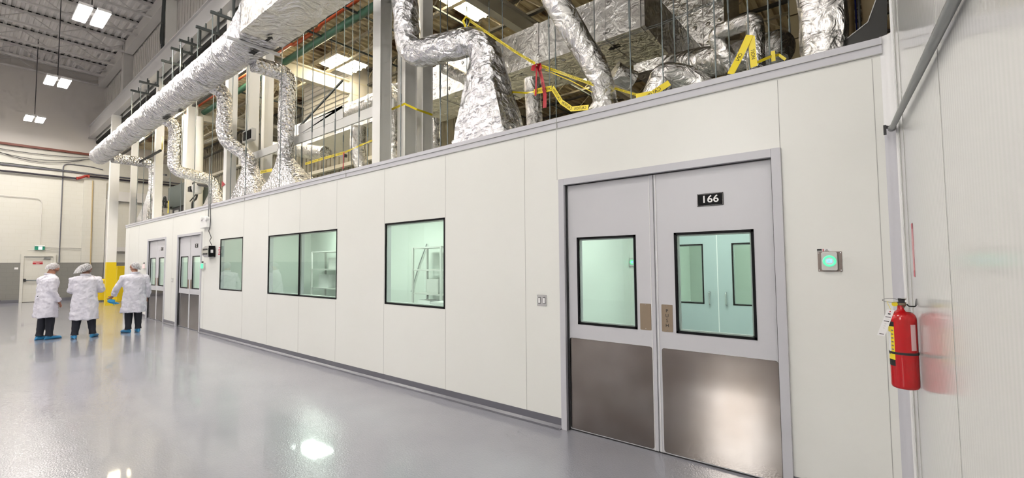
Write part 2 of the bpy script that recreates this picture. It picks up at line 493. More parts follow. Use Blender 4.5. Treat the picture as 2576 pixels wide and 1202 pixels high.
for x, y, z, w_, lab in ((-5.2, 1.9, .92, .9, 'white covered table behind the single window'), (-8.3, 1.7, .85, .8, 'white covered table behind the two-pane window')):
    t = thing('work_table', lab, 'table', (x, y, 0))
    MB().box(x, x+w_, y, y+.6, z-.04, z).build('top', M_white, t)
    for sx in (.02, w_-.06):
        for sy in (.02, .54): MB().box(x+sx, x+sx+.04, y+sy, y+sy+.04, 0, z-.04).build('leg', M_device, t)
for k, (a_, b_) in enumerate((((-9.0, 2.86, .9), (-8.2, 2.86, 1.9)), ((-7.0, 2.86, 1.0), (-6.45, 2.86, 2.1)))):
    one('cable_run', MB().tube([a_, ((a_[0]+b_[0])/2, 2.86, (a_[2]+b_[2])/2+.06), b_], .012, 6), M_gal2, 'dark cable slanting across the inner wall, '+('left' if k == 0 else 'right')+' one behind the windows', 'cable')


# windows of the clean room
def pane_unit(name, x0, x1, z0, z1, y, mull=None, parent=None, gas=.022, proud=.004, glass=M_glass, depth=.08):
    root = thing(name, None, None, (x0, y, z0)) if parent is None else parent
    if parent is None: root['kind'] = 'structure'
    g = MB(); y0 = y-proud
    g.box(x0, x1, y0, y+.012, z1-gas, z1); g.box(x0, x1, y0, y+.012, z0, z0+gas)
    g.box(x0, x0+gas, y0, y+.012, z0, z1); g.box(x1-gas, x1, y0, y+.012, z0, z1)
    if mull: g.box(mull-gas*.7, mull+gas*.7, y0, y+.012, z0, z1)
    g.build('gasket', M_black, root)
    # aluminium reveal behind the gasket
    i = MB(); a, b_, c, d = x0+gas, x1-gas, z0+gas, z1-gas; t = .012
    i.box(a, b_, y+.012, y+depth, d-t, d); i.box(a, b_, y+.012, y+depth, c, c+t)
    i.box(a, a+t, y+.012, y+depth, c, d); i.box(b_-t, b_, y+.012, y+depth, c, d)
    if mull: i.box(mull-.03, mull+.03, y+.03, y+depth, c, d)
    i.build('reveal', M_doorp if parent is None else M_frame, root)
    for a2, b2 in ([(a, mull-gas*.7), (mull+gas*.7, b_)] if mull else [(a, b_)]):
        MB().box(a2, b2, y+.004, y+.009, c, d).build('pane', glass, root)
    return root
for nme, a, b_, z0, z1, mu in wins: pane_unit(nme, a, b_, z0, z1, 0, mu)

def rounded(x0, x1, z0, z1, y, r, n=5):
    pts = []
    for cx, cz, a0 in ((x1-r, z1-r, 0), (x0+r, z1-r, 90), (x0+r, z0+r, 180), (x1-r, z0+r, 270)):
        for k in range(n+1):
            a = math.radians(a0+90*k/n); pts.append(Vector((cx+r*math.cos(a), y, cz+r*math.sin(a))))
    return pts
def double_door(name, X, number=None, near=False):
    root = thing(name, None, None, (X, 0, 0)); root['kind'] = 'structure'
    f = MB()
    for s_ in (-1, 1):
        a, b_ = sorted((X+s_*DW, X+s_*(DW+HF)))
        f.box(a, b_, -.022, .13, 0, DH+HF)
    f.box(X-DW, X+DW, -.022, .13, DH, DH+HF)
    f.build('door_frame', M_frame, root, bevel=.002)
    s_ = MB(); s_.box(X-DW, X-DW+.012, .012, .03, 0, DH); s_.box(X+DW-.008, X+DW, .012, .03, 0, DH); s_.box(X-DW, X+DW, .02, .03, DH-.008, DH)
    s_.build('stop', M_blackm, root)
    MB().box(X-DW, X+DW, .035, .13, 0, .008).build('threshold', M_blackm, root)
    for side, (a, b_) in (('l', (-.913, -.018)), ('r', (-.012, .917))):
        gx0, gx1 = (-.812, -.192) if side == 'l' else (.158, .779)
        gz0, gz1 = 1.045, 1.903
        L = MB(); y0, y1 = .035, .08
        L.box(X+a, X+gx0+.02, y0, y1, .012, DH-.006); L.box(X+gx1-.02, X+b_, y0, y1, .012, DH-.006)
        L.box(X+gx0+.02, X+gx1-.02, y0, y1, .012, gz0+.02); L.box(X+gx0+.02, X+gx1-.02, y0, y1, gz1-.02, DH-.006)
        leaf = L.build('door_leaf', M_doorp, root)
        pane_unit('vision_panel', X+gx0, X+gx1, gz0, gz1, y0, None, parent=leaf, gas=.02, glass=M_glass1, depth=.045)
        k0, k1 = (-.912, -.06) if side == 'l' else (.027, .915)
        kp = MB(); kp.prism(rounded(X+k0, X+k1, .02, .905, y0-.0018, .022), (0, .0017, 0))
        kp.build('kick_plate', M_steel, leaf)
        p0, p1 = (-.164, -.062) if side == 'l' else (.033, .13)
        pp = MB(); pp.prism(rounded(X+p0, X+p1, 1.048, 1.282, y0-.003, .006), (0, .0029, 0))
        pl = pp.build('push_plate', M_bronze, leaf)
        if near:
            sc2 = MB()
            for z in (1.06, 1.27): sc2.lathe((X+(p0+p1)/2, y0-.003, z), [(.004, 0), (.003, .0015), (.0005, .002)], 10, 'y')
            if side == 'l': sc2.build('screw', M_chrome, leaf)
            else:
                sc2.build('screw', M_chrome, leaf)
                for j, ch in enumerate('PUSH'):
                    text('lettering', ch, (X+(p0+p1)/2, y0-.003, 1.228-j*.042), (1, 0, 0), (0, 0, 1), .03, M_blk_ink, leaf, lift=.001)
    # astragal strip with its light edges
    st = MB(); st.box(X-.050, X-.020, .030, .036, .012, DH-.006); st.build('astragal', M_frame, root)
    st = MB(); st.box(X-.056, X-.051, .029, .035, .012, DH-.006); st.box(X+.002, X+.007, .029, .035, .012, DH-.006)
    st.build('edge_seal', M_white, root)
    # number sign on the right leaf
    sg = MB(); sg.box(X+.363, X+.567, .029, .0345, 2.112, 2.216); sgn = sg.build('number_sign', M_black, root)
    fr = MB(); e = .004
    for q in ((.367, .563, 2.116, 2.1175), (.367, .563, 2.2105, 2.212), (.367, .3685, 2.116, 2.212), (.5615, .563, 2.116, 2.212)):
        fr.box(X+q[0], X+q[1], .0284, .029, q[2], q[3])
    fr.build('sign_border', M_device, sgn)
    if number: text('lettering', number, (X+.465, .029, 2.166), (1, 0, 0), (0, 0, 1), .060, M_text, sgn, bold=.016, wide=1.12)
    else:
        q = MB(); q.box(X+.43, X+.447, .0284, .029, 2.13, 2.2); q.box(X+.46, X+.50, .0284, .029, 2.185, 2.2); q.box(X+.46, X+.47, .0284, .029, 2.15, 2.19); q.box(X+.47, X+.50, .0284, .029, 2.13, 2.145)
        q.build('sign_mark', M_text, sgn)
    return root
double_door('door_1', doors[0], '166', True)
double_door('door_2', doors[1]); double_door('door_3', doors[2])

# inner pair of doors seen through the glass of door 166
def inner_door(X, Y):
    root = thing('door_5', None, None, (X, Y, 0)); root['kind'] = 'structure'
    f = MB(); f.box(X-.99, X-.925, Y-.02, Y+.1, 0, DH+.06); f.box(X+.925, X+.99, Y-.02, Y+.1, 0, DH+.06); f.box(X-.925, X+.925, Y-.02, Y+.1, DH, DH+.06)
    f.build('door_frame', M_frame, root)
    for s_ in (-1, 1):
        g0, g1 = sorted((X+s_*.19, X+s_*.80)); a, b_ = sorted((X+s_*.006, X+s_*.92)); y0, y1 = Y+.02, Y+.06
        L = MB(); L.box(a, g0, y0, y1, .01, DH); L.box(g1, b_, y0, y1, .01, DH); L.box(g0, g1, y0, y1, .01, 1.06); L.box(g0, g1, y0, y1, 1.89, DH)
        lf = L.build('door_leaf', M_innerd, root)
        pane_unit('vision_panel', g0, g1, 1.045, 1.905, y0, None, parent=lf, gas=.018, glass=M_glass1, depth=.03)
        hx = X+s_*.11
        MB().tube(fillet([(hx, y0, 1.22), (hx, y0-.05, 1.22), (hx, y0-.05, 1.02+.02), (hx, y0, 1.04)], .02, 4), .009, 10).build('pull_handle', M_chrome, lf, smooth=True)
    MB().box(X-.006, X+.006, Y+.015, Y+.06, 0, DH).build('edge_seal', M_white, root)
inner_door(-.26, YB)

# right wall, continuing up out of view, and its corner cove
def xw(y): return 1.655-.037*y
def atw(px, py, off=0):
    """point on the right wall (it runs slightly outward from the corner)"""
    d = FW+RT*((px-W/2)/FOC)+UP*((H/2-py)/FOC)
    t = (1.655-off-.037*CAM.y-CAM.x)/(d.x+.037*d.y)
    return CAM+d*t
mb = MB(); mb.prism([Vector((xw(.06), .06, 0)), Vector((xw(-14), -14, 0)), Vector((xw(-14)+.12, -14, 0)), Vector((xw(.06)+.12, .06, 0))], (0, 0, 11.6)); struct('wall_right', mb, M_rpanel)
mb = MB()
for y, w_, q in ((-1.77, .002, 0), (-2.95, .002, 0), (-.205, .004, .004), (-.43, .002, .002)):
    mb.box(xw(y)-.0012-q, xw(y)+.002, y-w_, y+w_, 0, 8)
struct('trim_4', mb, M_seam)
pts = []
for k in range(9):
    a = math.radians(90*k/8); pts.append(Vector((1.590+.062*math.sin(a)-.0, -.062*(1-math.cos(a))-.001, 2.53)))
cv = [Vector((1.59, .05, 2.53))]+pts+[Vector((1.665, -.063, 2.53)), Vector((1.665, .05, 2.53))]
mb = MB(); mb.prism(cv, (0, 0, ZT-2.53+.01)); struct('trim_5', mb, M_white, smooth=True)
mb = MB(); mb.prism([Vector((p.x, p.y, 0)) for p in cv], (0, 0, 2.53)); struct('trim_6', mb, M_frame, smooth=True)  # lower cove is grey: its shaded look put into the colour
mb = MB(); mb.box(1.646, 1.662, -.085, -.062, 0, 8); struct('trim_7', mb, M_white, bevel=.006)

# far block wall (two-tone paint), pilasters, upper cladding
mb = MB(); mb.box(XL-.3, XL, -14, 16, 1.844, 7.35); struct('wall_far', mb, M_block)
mb = MB(); mb.box(XL-.3, XL, -14, 16, 0, 1.844); struct('wall_far_dado', mb, M_blockg)
mb = MB(); mb.box(XL-.3, XL+.05, -14, 16, 7.35, 11.7); struct('wall_far_upper', mb, M_clad)
mb = MB(); mb.box(XL, XL+.012, -14, -1.93, 0, .14); mb.box(XL, XL+.012, -.87, 16, 0, .14); struct('baseboard_far', mb, M_trimdk)
mb = MB(); mb.cur = 0; mb.box(XL, XL+.10, .05, .90, 1.844, 6.0); mb.cur = 1; mb.box(XL, XL+.10, .05, .90, .14, 1.844)
struct('trim_8', mb, [M_block, M_blockg])

# shell: behind the camera, high roof, clerestory, low roof, low walls
mb = MB(); mb.box(XL, 2.4, -14.3, -14, 0, 11.6); struct('wall_back', mb, M_backw)
mb = MB()
for k in range(6): mb.box(-27+k*3.6, -25+k*3.6, -14, -13.9, 0, 4)
struct('reflect_panel', mb, M_white)  # unseen white panels added behind the camera for the steel to reflect
mb = MB(); mb.box(-3.49, -2.77, -14, -13.9, 3.1, 7.5); mb.box(-2.58, -2.03, -14, -13.9, 3.1, 7.5); struct('streak_glow_panel', mb, M_streakglow)  # unseen glowing panels added so the kick plates catch bright streaks
def deck(name, x0, x1, y0, y1, z, along, pitch, dep, m):
    """corrugated roof deck, flutes running along 'x' or 'y'"""
    mb = MB(); a, b_ = (y0, y1) if along == 'x' else (x0, x1)
    pr = []; t = a
    while t < b_:
        pr += [(t, z), (t+pitch*.38, z), (t+pitch*.5, z+dep), (t+pitch*.88, z+dep)]; t += pitch
    pr.append((t, z))
    for (p, zp), (q, zq) in zip(pr, pr[1:]):
        if along == 'x': mb.quad((x0, p, zp), (x1, p, zp), (x1, q, zq), (x0, q, zq))
        else: mb.quad((p, y0, zp), (p, y1, zp), (q, y1, zq), (q, y0, zq))
    return struct(name, mb, m)
deck('ceiling_high', XL, 2.4, -14, .8, 11.5, 'x', .22, .06, M_highdeck)
deck('ceiling_low', XL, 4.0, .5, 16.2, 8.0, 'y', .24, .06, M_lowdeck)
mb = MB(); mb.box(XL, 2.4, .75, .85, 8.1, 11.6)
x = XL
while x < XR: mb.box(x, x+.10, .72, .76, 8.1, 10.85); x += .3
struct('wall_clerestory', mb, M_clad2)
# eave beam, box fascia and girder of the high bay
def hseg(name, mb, m, label, cat, group=None, **k): return one(name, mb, m, label, cat, group, **k)
for k, (a, b_) in enumerate(((XL+.05, -23.9), (-23.5, -17.5), (-17.1, -11.1))):
    mb = MB(); mb.box(a, b_, .42, .70, 10.9, 11.4)
    hseg('eave_beam', mb, M_joisth, 'deep grey eave beam under the high roof, '+('running to the far wall' if k == 0 else 'above the clerestory siding in mid-run' if k == 1 else 'nearest above the long insulated duct'), 'beam', 'eave beams of the high bay')
g = MB(); x1 = 1.5
g.box(XL+.02, x1, .14, .36, 8.74, 8.78); g.box(XL+.02, x1, .14, .36, 8.14, 8.18); g.box(XL+.02, x1, .20, .235, 8.18, 8.74)
gt = thing('crane_girder', 'long grey steel girder running above the insulated duct to the far wall', 'girder', (XL+.02, .25, 8.14))
g.build('flange_and_web', M_girder, gt)
mb = MB(); mb.box(XL, 4, .46, .52, 8.06, 8.75); struct('wall_fascia', mb, M_colw)
mb = MB(); mb.box(XL, 4, .44, .6, 7.93, 8.06); struct('trim_9', mb, M_dark)
# low bay walls
mb = MB(); mb.box(XL, -9.8, 4.6, 4.7, 3.0, 8.0); x = XL
while x < -9.8: mb.box(x, x+.07, 4.56, 4.6, 3.0, 8.0); x += .3
mb.box(-9.8, -9.7, 4.6, 16, 0, 8); y = 4.7
while y < 16: mb.box(-9.7, -9.66, y, y+.07, 0, 8); y += .3
struct('wall_low_left', mb, M_lowwall)
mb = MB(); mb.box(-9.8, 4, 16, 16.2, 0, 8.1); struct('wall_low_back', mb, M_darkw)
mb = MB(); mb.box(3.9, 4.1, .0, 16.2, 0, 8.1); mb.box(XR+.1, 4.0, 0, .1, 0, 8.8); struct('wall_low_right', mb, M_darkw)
mb = MB()
for z in (5.0, 6.3): mb.box(XL, -9.8, 4.40, 4.56, z, z+.12)
struct('trim_10', mb, M_cream)
#@@PART2
EXPO = 0.98
# ------------------------------------------------------------------ steelwork
def column(name, x0, w_, y0, d_, z0, z1, label, plate=True):
    mb = MB()
    # wide-flange section: two flanges and a web, flanges facing the hall
    mb.box(x0, x0+w_, y0, y0+.016, z0, z1); mb.box(x0, x0+w_, y0+d_-.016, y0+d_, z0, z1)
    mb.box(x0+w_-.02, x0+w_-.004, y0+.016, y0+d_-.016, z0, z1); mb.box(x0+.004, x0+.02, y0+.016, y0+d_-.016, z0, z1)
    t = thing('steel_column', label, 'column', (x0+w_/2, y0+d_/2, z0), 'white steel columns')
    mb.build('shaft', M_colw, t)
    bp_ = MB().box(x0-.06, x0+w_+.06, y0-.05, y0+d_+.05, z0, z0+.02); bp_.build('base_plate', M_colw, t)
    return t
GX = [-4.765, -11.25, -17.75, -24.05]
nm = ['front white steel column nearest the camera, beside the big foil elbow', 'front white steel column behind the middle foil branch',
      'front white steel column near the grey cabinet', None]
for k, gx in enumerate(GX[:3]):
    c_ = column('steel_column', gx, .21, YC, .22, ZT-.045, 8.13, nm[k])
nb = ['white steel column just behind the big foil elbow', 'white steel column with conduits, carrying the camera box', None, 'slim white column standing beside the yellow-footed column']
for k, gx in ((0, GX[0]), (1, GX[1]), ):
    column('steel_column', gx, .21, .79, .25, ZT-.045, 8.0, nb[k])
    column('steel_column', gx+.02, .19, 1.17, .225, ZT-.045, 8.0, 'rearmost white column of the row beside the big foil elbow' if k == 0 else 'rearmost white column of the row behind the middle branch duct')
column('steel_column', GX[2], .21, 1.2, .3, ZT-.045, 8.0, 'wide white column right of the tall thin branch duct near the cabinet')
# floor-standing columns at the far end, lower part painted yellow
def yellow_column(x0, w_, y0, d_, z1, label):
    t = thing('steel_column', label, 'column', (x0+w_/2, y0+d_/2, 0), 'floor-standing columns with yellow feet')
    MB().box(x0, x0+w_, y0, y0+d_, 1.80, z1).build('shaft', M_colw, t)
    MB().box(x0-.008, x0+w_+.008, y0-.008, y0+d_+.008, 0, 1.82).build('painted_guard', M_yellow, t)
    return t
yellow_column(-24.0, .27, .13, .30, 8.14, 'white column with bright yellow lower part, left of the clean room')
yellow_column(-23.7, .20, .79, .22, 8.0, 'slim white column with yellow foot tucked behind the clean room end')
# upper columns above the girder
for k, gx in enumerate(GX):
    if k in (2, 3):
        one('upper_column', MB().box(gx, gx+.36, .42, .74, 8.78, 11.45), M_colw if k == 2 else M_joisth,
            'grey column stub above the girder '+('hung with looped cables' if k == 2 else 'nearest the far wall'), 'column', 'column stubs above the girder')
mb = MB()
for k in range(7):
    x = GX[2]+.03+.05*k
    mb.tube([(x, .40-.02*(k % 2), 8.8), (x+.01, .38, 9.6), (x-.02, .39, 10.4), (x+.02, .40, 11.3)], .018, 6)
for k in range(3):
    mb.tube([(GX[2]+.2+.22*math.cos(a)*(.6+.15*k), .36, 9.7+.38*math.sin(a)) for a in [2*PI*j/14 for j in range(15)]], .014, 6)
one('cable_bundle', mb, M_strut, 'looped cables hanging on the column stub above the girder', 'cables')
# diagonal brace beam with sloping plate (light grey) between the near column and the flare
y0 = .735
def ab(px, py): return at(px, py, 'y', y0)
zb1, zb0 = ab(800, 341).z, ab(800, 326).z
t = thing('transfer_beam', 'pale grey deep beam behind the flared branch ducts, running to the near columns', 'beam', (-8, y0, zb1))
mb = MB(); mb.box(ab(600, 400).x, -4.79, y0, y0+.02, zb1, zb1+.17); mb.box(ab(600, 400).x, -4.79, y0, y0+.04, zb1-.012, zb1)
mb.build('lower_member', M_colw, t)
zt_ = ab(865, 270).z
MB().prism([Vector((ab(752, 380).x, y0-.012, zb1+.16)), Vector((ab(864, 300).x, y0-.012, zb1+.16)), Vector((ab(862, 300).x, y0-.012, zb1+.42)), Vector((ab(868, 270).x, y0-.012, zt_)), Vector((ab(752, 320).x, y0-.012, zt_))], (0, .012, 0)).build('side_plate', M_colw, t)
# ------------------------------------------------------------------ roof joists
def joist_x(name, x0, x1, y, zt, zb, m, mw, label, group, pitch=1.2):
    t = thing(name, label, 'joist', (x0, y, zb), group)
    for s_, z in (('top_chord', zt), ('bottom_chord', zb)):
        MB().box(x0, x1, y-.05, y+.05, z-.03, z+.03).build(s_, m, t)
    mb = MB(); x = x0; up = True
    while x < x1-pitch/2:
        mb.bar((x, y, zb if up else zt), (x+pitch/2, y, zt if up else zb), .022, .022, (0, 1, 0)); x += pitch/2; up = not up
    mb.build('web', mw, t)
    return t
def joist_y(x, y0, y1, zt, zb, m, label, group, pitch=1.6):
    t = thing('roof_joist', label, 'joist', (x, y0, zb), group)
    for s_, z in (('top_chord', zt), ('bottom_chord', zb)):
        MB().box(x-.06, x+.06, y0, y1, z-.035, z+.035).build(s_, m, t)
    mb = MB(); y = y1; up = True
    while y > y0+pitch/2:
        mb.bar((x, y, zt if up else zb), (x, y-pitch/2, zb if up else zt), .03, .03, (1, 0, 0)); y -= pitch/2; up = not up
    mb.build('web', m, t)
    # shaded gaps between deck flutes and chord are dark blocks, laid further down
    return t
jx = [-29.3, -27.62, -25.6, -23.58, -21.4, -19.3, -17.2]
for k, x in enumerate(jx):
    joist_y(x, -13.9, .70, 11.42, 10.95, M_joisth, 'grey open-web joist under the high roof, '+ORD[k]+' from the far wall', 'high bay roof joists')
for k, x in enumerate(jx):
    mb = MB(); y = -6.0
    while y < .7: mb.box(x-.02, x+.065, y, y+.11, 11.455, 11.50); y += .22  # dark blocks stand in for the shade in the flute gaps
    mb.build('flute_gap_shade', M_dark, None)
    o = COL.objects[-1]; o['kind'] = 'structure'; o.name = 'trim_%d' % (20+k)
ys = [1.35, 2.95, 4.35, 6.0, 7.6, 9.2, 10.8, 12.4, 14.0]
for k, y in enumerate(ys):
    joist_x('roof_joist', XL+.1 if y < 4.5 else -9.6, 3.8, y, 7.90, 7.42, M_joistl if k % 2 == 0 else M_joistc, M_joistc, 'open-web joist under the low corrugated roof, '+ORD[k]+' row back from the duct', 'low bay roof joists')
for k, x in enumerate([-14.5, -9.0, -7.4, -5.9, -3.6, -1.9]):
    one('sprinkler_branch', MB().cyl((x, .9, 7.3), (x, 15.5 if x > -9.6 else 4.5, 7.3), .028, 8), M_strut,
        'thin dark pipe crossing the low roof towards the back, '+ORD[k]+' from the far end', 'pipe', 'thin cross pipes under the low roof')
for k, x in enumerate([-4.7, -11.2, -17.7]):
    t = thing('roof_girder', 'deep cream roof girder crossing above the white columns, '+('nearest the camera', 'middle one', 'farthest one')[k], 'girder', (x, 1.4, 7.1), 'cream roof girders of the low bay')
    y1 = 15.8 if k == 0 else 4.5
    MB().box(x-.1, x+.1, 1.4, y1, 7.36, 7.40).build('flange', M_cream, t); MB().box(x-.012, x+.012, 1.4, y1, 7.0, 7.36).build('web', M_cream, t); MB().box(x-.1, x+.1, 1.4, y1, 6.97, 7.0).build('flange', M_cream, t)
# ------------------------------------------------------------------ luminaires
def high_lamp(x, y, z, label):
    t = thing('high_bay_light', label, 'lamp', (x, y, z), 'high bay lights')
    MB().box(x-.10, x+.10, y-.10, y+.10, z+.045, z+.16).build('driver_box', M_girder, t)
    for s_ in (-1, 1):
        MB().box(x-.54, x+.54, y+s_*.17-.13, y+s_*.17+.13, z-.02, z+.045).build('housing', M_girder, t)
        MB().box(x-.52, x+.52, y+s_*.17-.115, y+s_*.17+.115, z-.034, z-.02).build('diffuser', M_lamp, t)
    MB().cyl((x, y, z+.16), (x, y, 11.48), .012, 8).build('hanging_cord', M_cable, t)
for k, (x, y) in enumerate(((-13.75, -1.93), (-20.15, -1.90), (-26.4, -1.97))):
    high_lamp(x, y, 8.0, ('twin-panel high bay light nearest the camera, high at top left', 'middle twin-panel high bay light on a long cord', 'twin-panel high bay light nearest the far wall')[k])
high_lamp(-8.4, -1.7, 8.55, 'twin-panel high bay light over the clean room front')
for x, y in ((-26, -6), (-19, -6), (-12, -5.5), (-3.2, -5.5), (0.2, -8.5), (-26, -11), (-19, -11), (-12, -11)):  # out-of-view lamps added to brighten and even out the front wall
    high_lamp(x, y, 8.55, 'added unseen twin-panel high bay light over the open floor')
def strip_light(x, y, z, label, w_=.62, L=1.3):
    t = thing('fluorescent_fixture', label, 'lamp', (x, y, z), 'fluorescent fixtures under the low roof')
    mb = MB(); mb.box(x-w_/2, x+w_/2, y-L/2, y+L/2, z, z+.05); mb.build('housing', M_cream, t)
    for k in range(4):
        xx = x-w_/2+w_*(k+.5)/4
        MB().cyl((xx, y-L/2+.04, z-.03), (xx, y+L/2-.04, z-.03), .03, 8).build('tube', M_tube, t)
    for sy in (-1, 1): MB().cyl((x, y+sy*L*.4, z+.05), (x, y+sy*L*.4, 7.985), .008, 6).build('suspension', M_gal, t)
strip_light(-10.35, 3.05, 7.45, 'lit fluorescent fixture above the pale beam, left of the white columns', 1.0, 1.0)
strip_light(-5.3, 3.15, 7.45, 'lit fluorescent fixture at the top edge above the foil elbow', 1.0, 1.3)
for k, (x, y) in enumerate(((-13.5, .95), (-19.5, .95), (-25, .95), (-3.2, 7.5), (-5.3, 9), (-1, 11.5), (-12.2, 2.1))):  # lamps added to light the low bay, placed out of sight
    strip_light(x, y, 7.45 if y > 1 else 7.6, 'added hidden fluorescent fixture under the low roof, '+('behind the round duct' if y < 3 else 'deep among the joists'), .6, 1.1)
# troffers inside the clean room
for k, (x, y) in enumerate(((.0, 1.5), (1.0, 4.9), (-3.1, 1.3), (-6.4, 1.4), (-9.6, 1.9), (-13.0, 1.4), (-15.7, 1.4), (-18, 1.4))):
    t = thing('ceiling_troffer', 'flat lit panel in the clean room ceiling, seen through the glass', 'lamp', (x, y, 2.95), 'clean room ceiling panels')
    MB().box(x-.62, x+.62, y-.32, y+.32, 2.93, 2.96).build('frame', M_white, t)
    MB().box(x-.59, x+.59, y-.29, y+.29, 2.922, 2.93).build('diffuser', M_troff, t)

# ------------------------------------------------------------------ main insulated duct
MY, MZ, MR = -.45, 5.99, .30
dt = thing('insulated_duct', 'long round foil-wrapped supply duct that turns square overhead', 'duct', (-15, MY, MZ))
mb = MB(); foil_tube(mb, [(-22.35, MY, MZ), (-8.1, MY, MZ)], [.298, .328], seg=64, step=.05, amp=.036, scl=7.5)
mb.build('round_run', M_foilw, dt, smooth=True)
mb = MB(); bx0, by0, by1, bz0, bz1 = -7.15, -.835, -.085, 5.80, 6.37
rs = []
for k in range(9):
    t_ = k/8; x = -8.2+(bx0+8.2)*t_; ring = []
    for j in range(36):
        a = 2*PI*j/36; c_, s_ = math.cos(a), math.sin(a); q = max(abs(c_), abs(s_)); e = t_
        yy = MY+((c_*.325)*(1-e)+(c_/q)*((by1-by0)/2)*e)+((by0+by1)/2-MY)*t_; zz = MZ+((s_*.325)*(1-e)+(s_/q)*((bz1-bz0)/2)*e)+((bz0+bz1)/2-MZ)*t_
        ring.append(crumple(Vector((x, yy, zz)), Vector((x, MY, MZ)), .03, 5))
    rs.append(ring)
mb.rings(rs); mb.build('square_to_round', M_foilw, dt, smooth=True)
mb = MB(); rs = []; x = bx0-.02
while x < 1.2:
    ring = []
    for j in range(40):
        a = 2*PI*j/40; c_, s_ = math.cos(a), math.sin(a); q = max(abs(c_), abs(s_))
        p = Vector((x, (by0+by1)/2+c_/q*(by1-by0)/2, (bz0+bz1)/2+s_/q*(bz1-bz0)/2))
        ring.append(crumple(p, Vector((x, (by0+by1)/2, (bz0+bz1)/2)), .03, 2.3))
    rs.append(ring); x += .1
mb.rings(rs); mb.build('square_run', M_foilb, dt, smooth=True, autos=40)
mb = MB()
for k, x in enumerate([-21.6+1.28*j for j in range(11)]):
    q_ = MB(); q_.rings([[Vector((x+d_, MY+math.cos(2*PI*j/28)*(.303+.0022*k+g_), MZ+math.sin(2*PI*j/28)*(.303+.0022*k+g_))) for j in range(28)] for d_, g_ in ((0, -.01), (0, .009), (.014, .009), (.014, -.01))], cap=False)
    q_.build('band', M_device, dt)
one('trapeze_hanger', MB().box(-7.45, -7.40, -.95, -.02, 5.73, 5.775), M_white, 'pale trapeze bar under the start of the square duct', 'hanger')
mb = MB(); z = 5.768
def arrow(mb, p, d, s_, L, w_):
    p, d, s_ = Vector(p), Vector(d), Vector(s_)
    mb.prism([p-d*L/2-s_*w_*.22, p+d*L*.1-s_*w_*.22, p+d*L*.1-s_*w_*.5, p+d*L/2, p+d*L*.1+s_*w_*.5, p+d*L*.1+s_*w_*.22, p-d*L/2+s_*w_*.22], d.cross(s_)*.003)
for (x, y, L, w_) in ((-6.95, -.42, .26, .12), (-12.35, -.35, .3, .12)):
    arrow(mb, (x, y, 5.765 if x > -8 else 5.655), (1, 0, 0), (0, 1, 0), L, w_)
lb = mb.build('flow_arrow', M_blk_ink, dt)
mb = MB()
for x, n_ in ((-7.55, 4), (-13.1, 5)):
    for k in range(n_): mb.box(x-.1*k, x-.1*k+.075, -.47, -.37, 5.645 if x < -8 else 5.72, 5.65 if x < -8 else 5.725)
mb.build('marking_plate', M_blk_ink, dt)

# ------------------------------------------------------------------ branches with flared boots
RZ = ZT-.045
def branch(label, pts, r, base, hx, hy, neck_z, m=M_foil, fil=.22, amp=.022, mb2=None, skirt=.08):
    t = thing('branch_duct', label, 'duct', (pts[-1][0], pts[-1][1], RZ), 'foil-wrapped branch ducts')
    mb = MB(); foil_tube(mb, pts, r, fil=fil, amp=amp); mb.build('bend', m, t, smooth=True)
    mb = MB(); rr_ = r[1] if isinstance(r, list) else r
    boot(mb, (pts[-1][0], pts[-1][1], neck_z), rr_, base, hx, hy, RZ, amp=amp*1.4, skirt=skirt)
    mb.build('flared_boot', m, t, smooth=True, autos=60)
    return t
branch('foil branch duct dropping straight to the widest flared boot, left of the pale beam',
       [(-8.15, MY+.22, 5.72), (-8.15, .48, 5.72), (-8.25, .50, 5.0), (-8.32, .52, 3.9)], .165, (-8.22, .62, RZ), .92, .30, 3.95)
branch('foil branch duct with a double offset, second from the near end of the round duct',
       [(-10.5, MY+.22, 5.85), (-10.42, .02, 5.76), (-10.40, .02, 4.62), (-10.15, .46, 4.27), (-10.12, .50, 3.9)], .165, (-10.1, .52, RZ), .78, .20, 4.08)
branch('foil branch duct with a double offset, in front of the grey cabinet',
       [(-14.25, MY+.22, 5.85), (-14.2, .0, 5.72), (-14.2, .0, 4.40), (-14.2, 1.02, 4.25), (-14.2, 1.08, 3.8)], .165, (-14.35, 1.15, RZ), .8, .30, 3.95)
branch('foil branch duct leaving the far end of the round duct', [(-21.45, MY+.25, 5.85), (-21.6, 1.15, 5.85), (-21.7, 1.2, 4.75)], .19, (-22.3, 1.2, RZ), 1.12, .36, 4.8)
# the big near branch
t = thing('branch_duct', 'largest foil elbow with a flared boot standing on the parapet', 'duct', (-2.15, .2, RZ), 'foil-wrapped branch ducts')
p = [(-3.42, -.16, 5.79), (-3.38, -.10, 5.2), (-3.36, -.08, 4.48), (-2.25, .20, 4.47), (-2.17, .22, 4.05)]
mb = MB(); foil_tube(mb, p, [.175, .185], fil=.30, amp=.022, seg=40, step=.05); mb.build('elbow_run', M_foilc, t, smooth=True)
mb = MB(); boot(mb, (-2.19, .22, 4.30), .20, (-2.16, .23, RZ), .40, .215, ZT, amp=.022, n=64, skirt=.06)
mb.build('flared_boot', M_foilc, t, smooth=True, autos=60)
mb = MB(); rs = []
for z, g_ in ((ZT+.002, .025), (ZT+.045, .03), (ZT+.06, .012), (ZT+.075, -.02)):
    rs.append([crumple(q_, Vector((-2.16, .235, z)), .008, 14) for q_ in rect_ring(-2.16, .245, .40+g_, .225+g_*.6, z, 96, 1)])
mb.rings(rs); mb.build('base_lip', M_foilc, COL.objects['branch_duct.004'], smooth=True, autos=40)
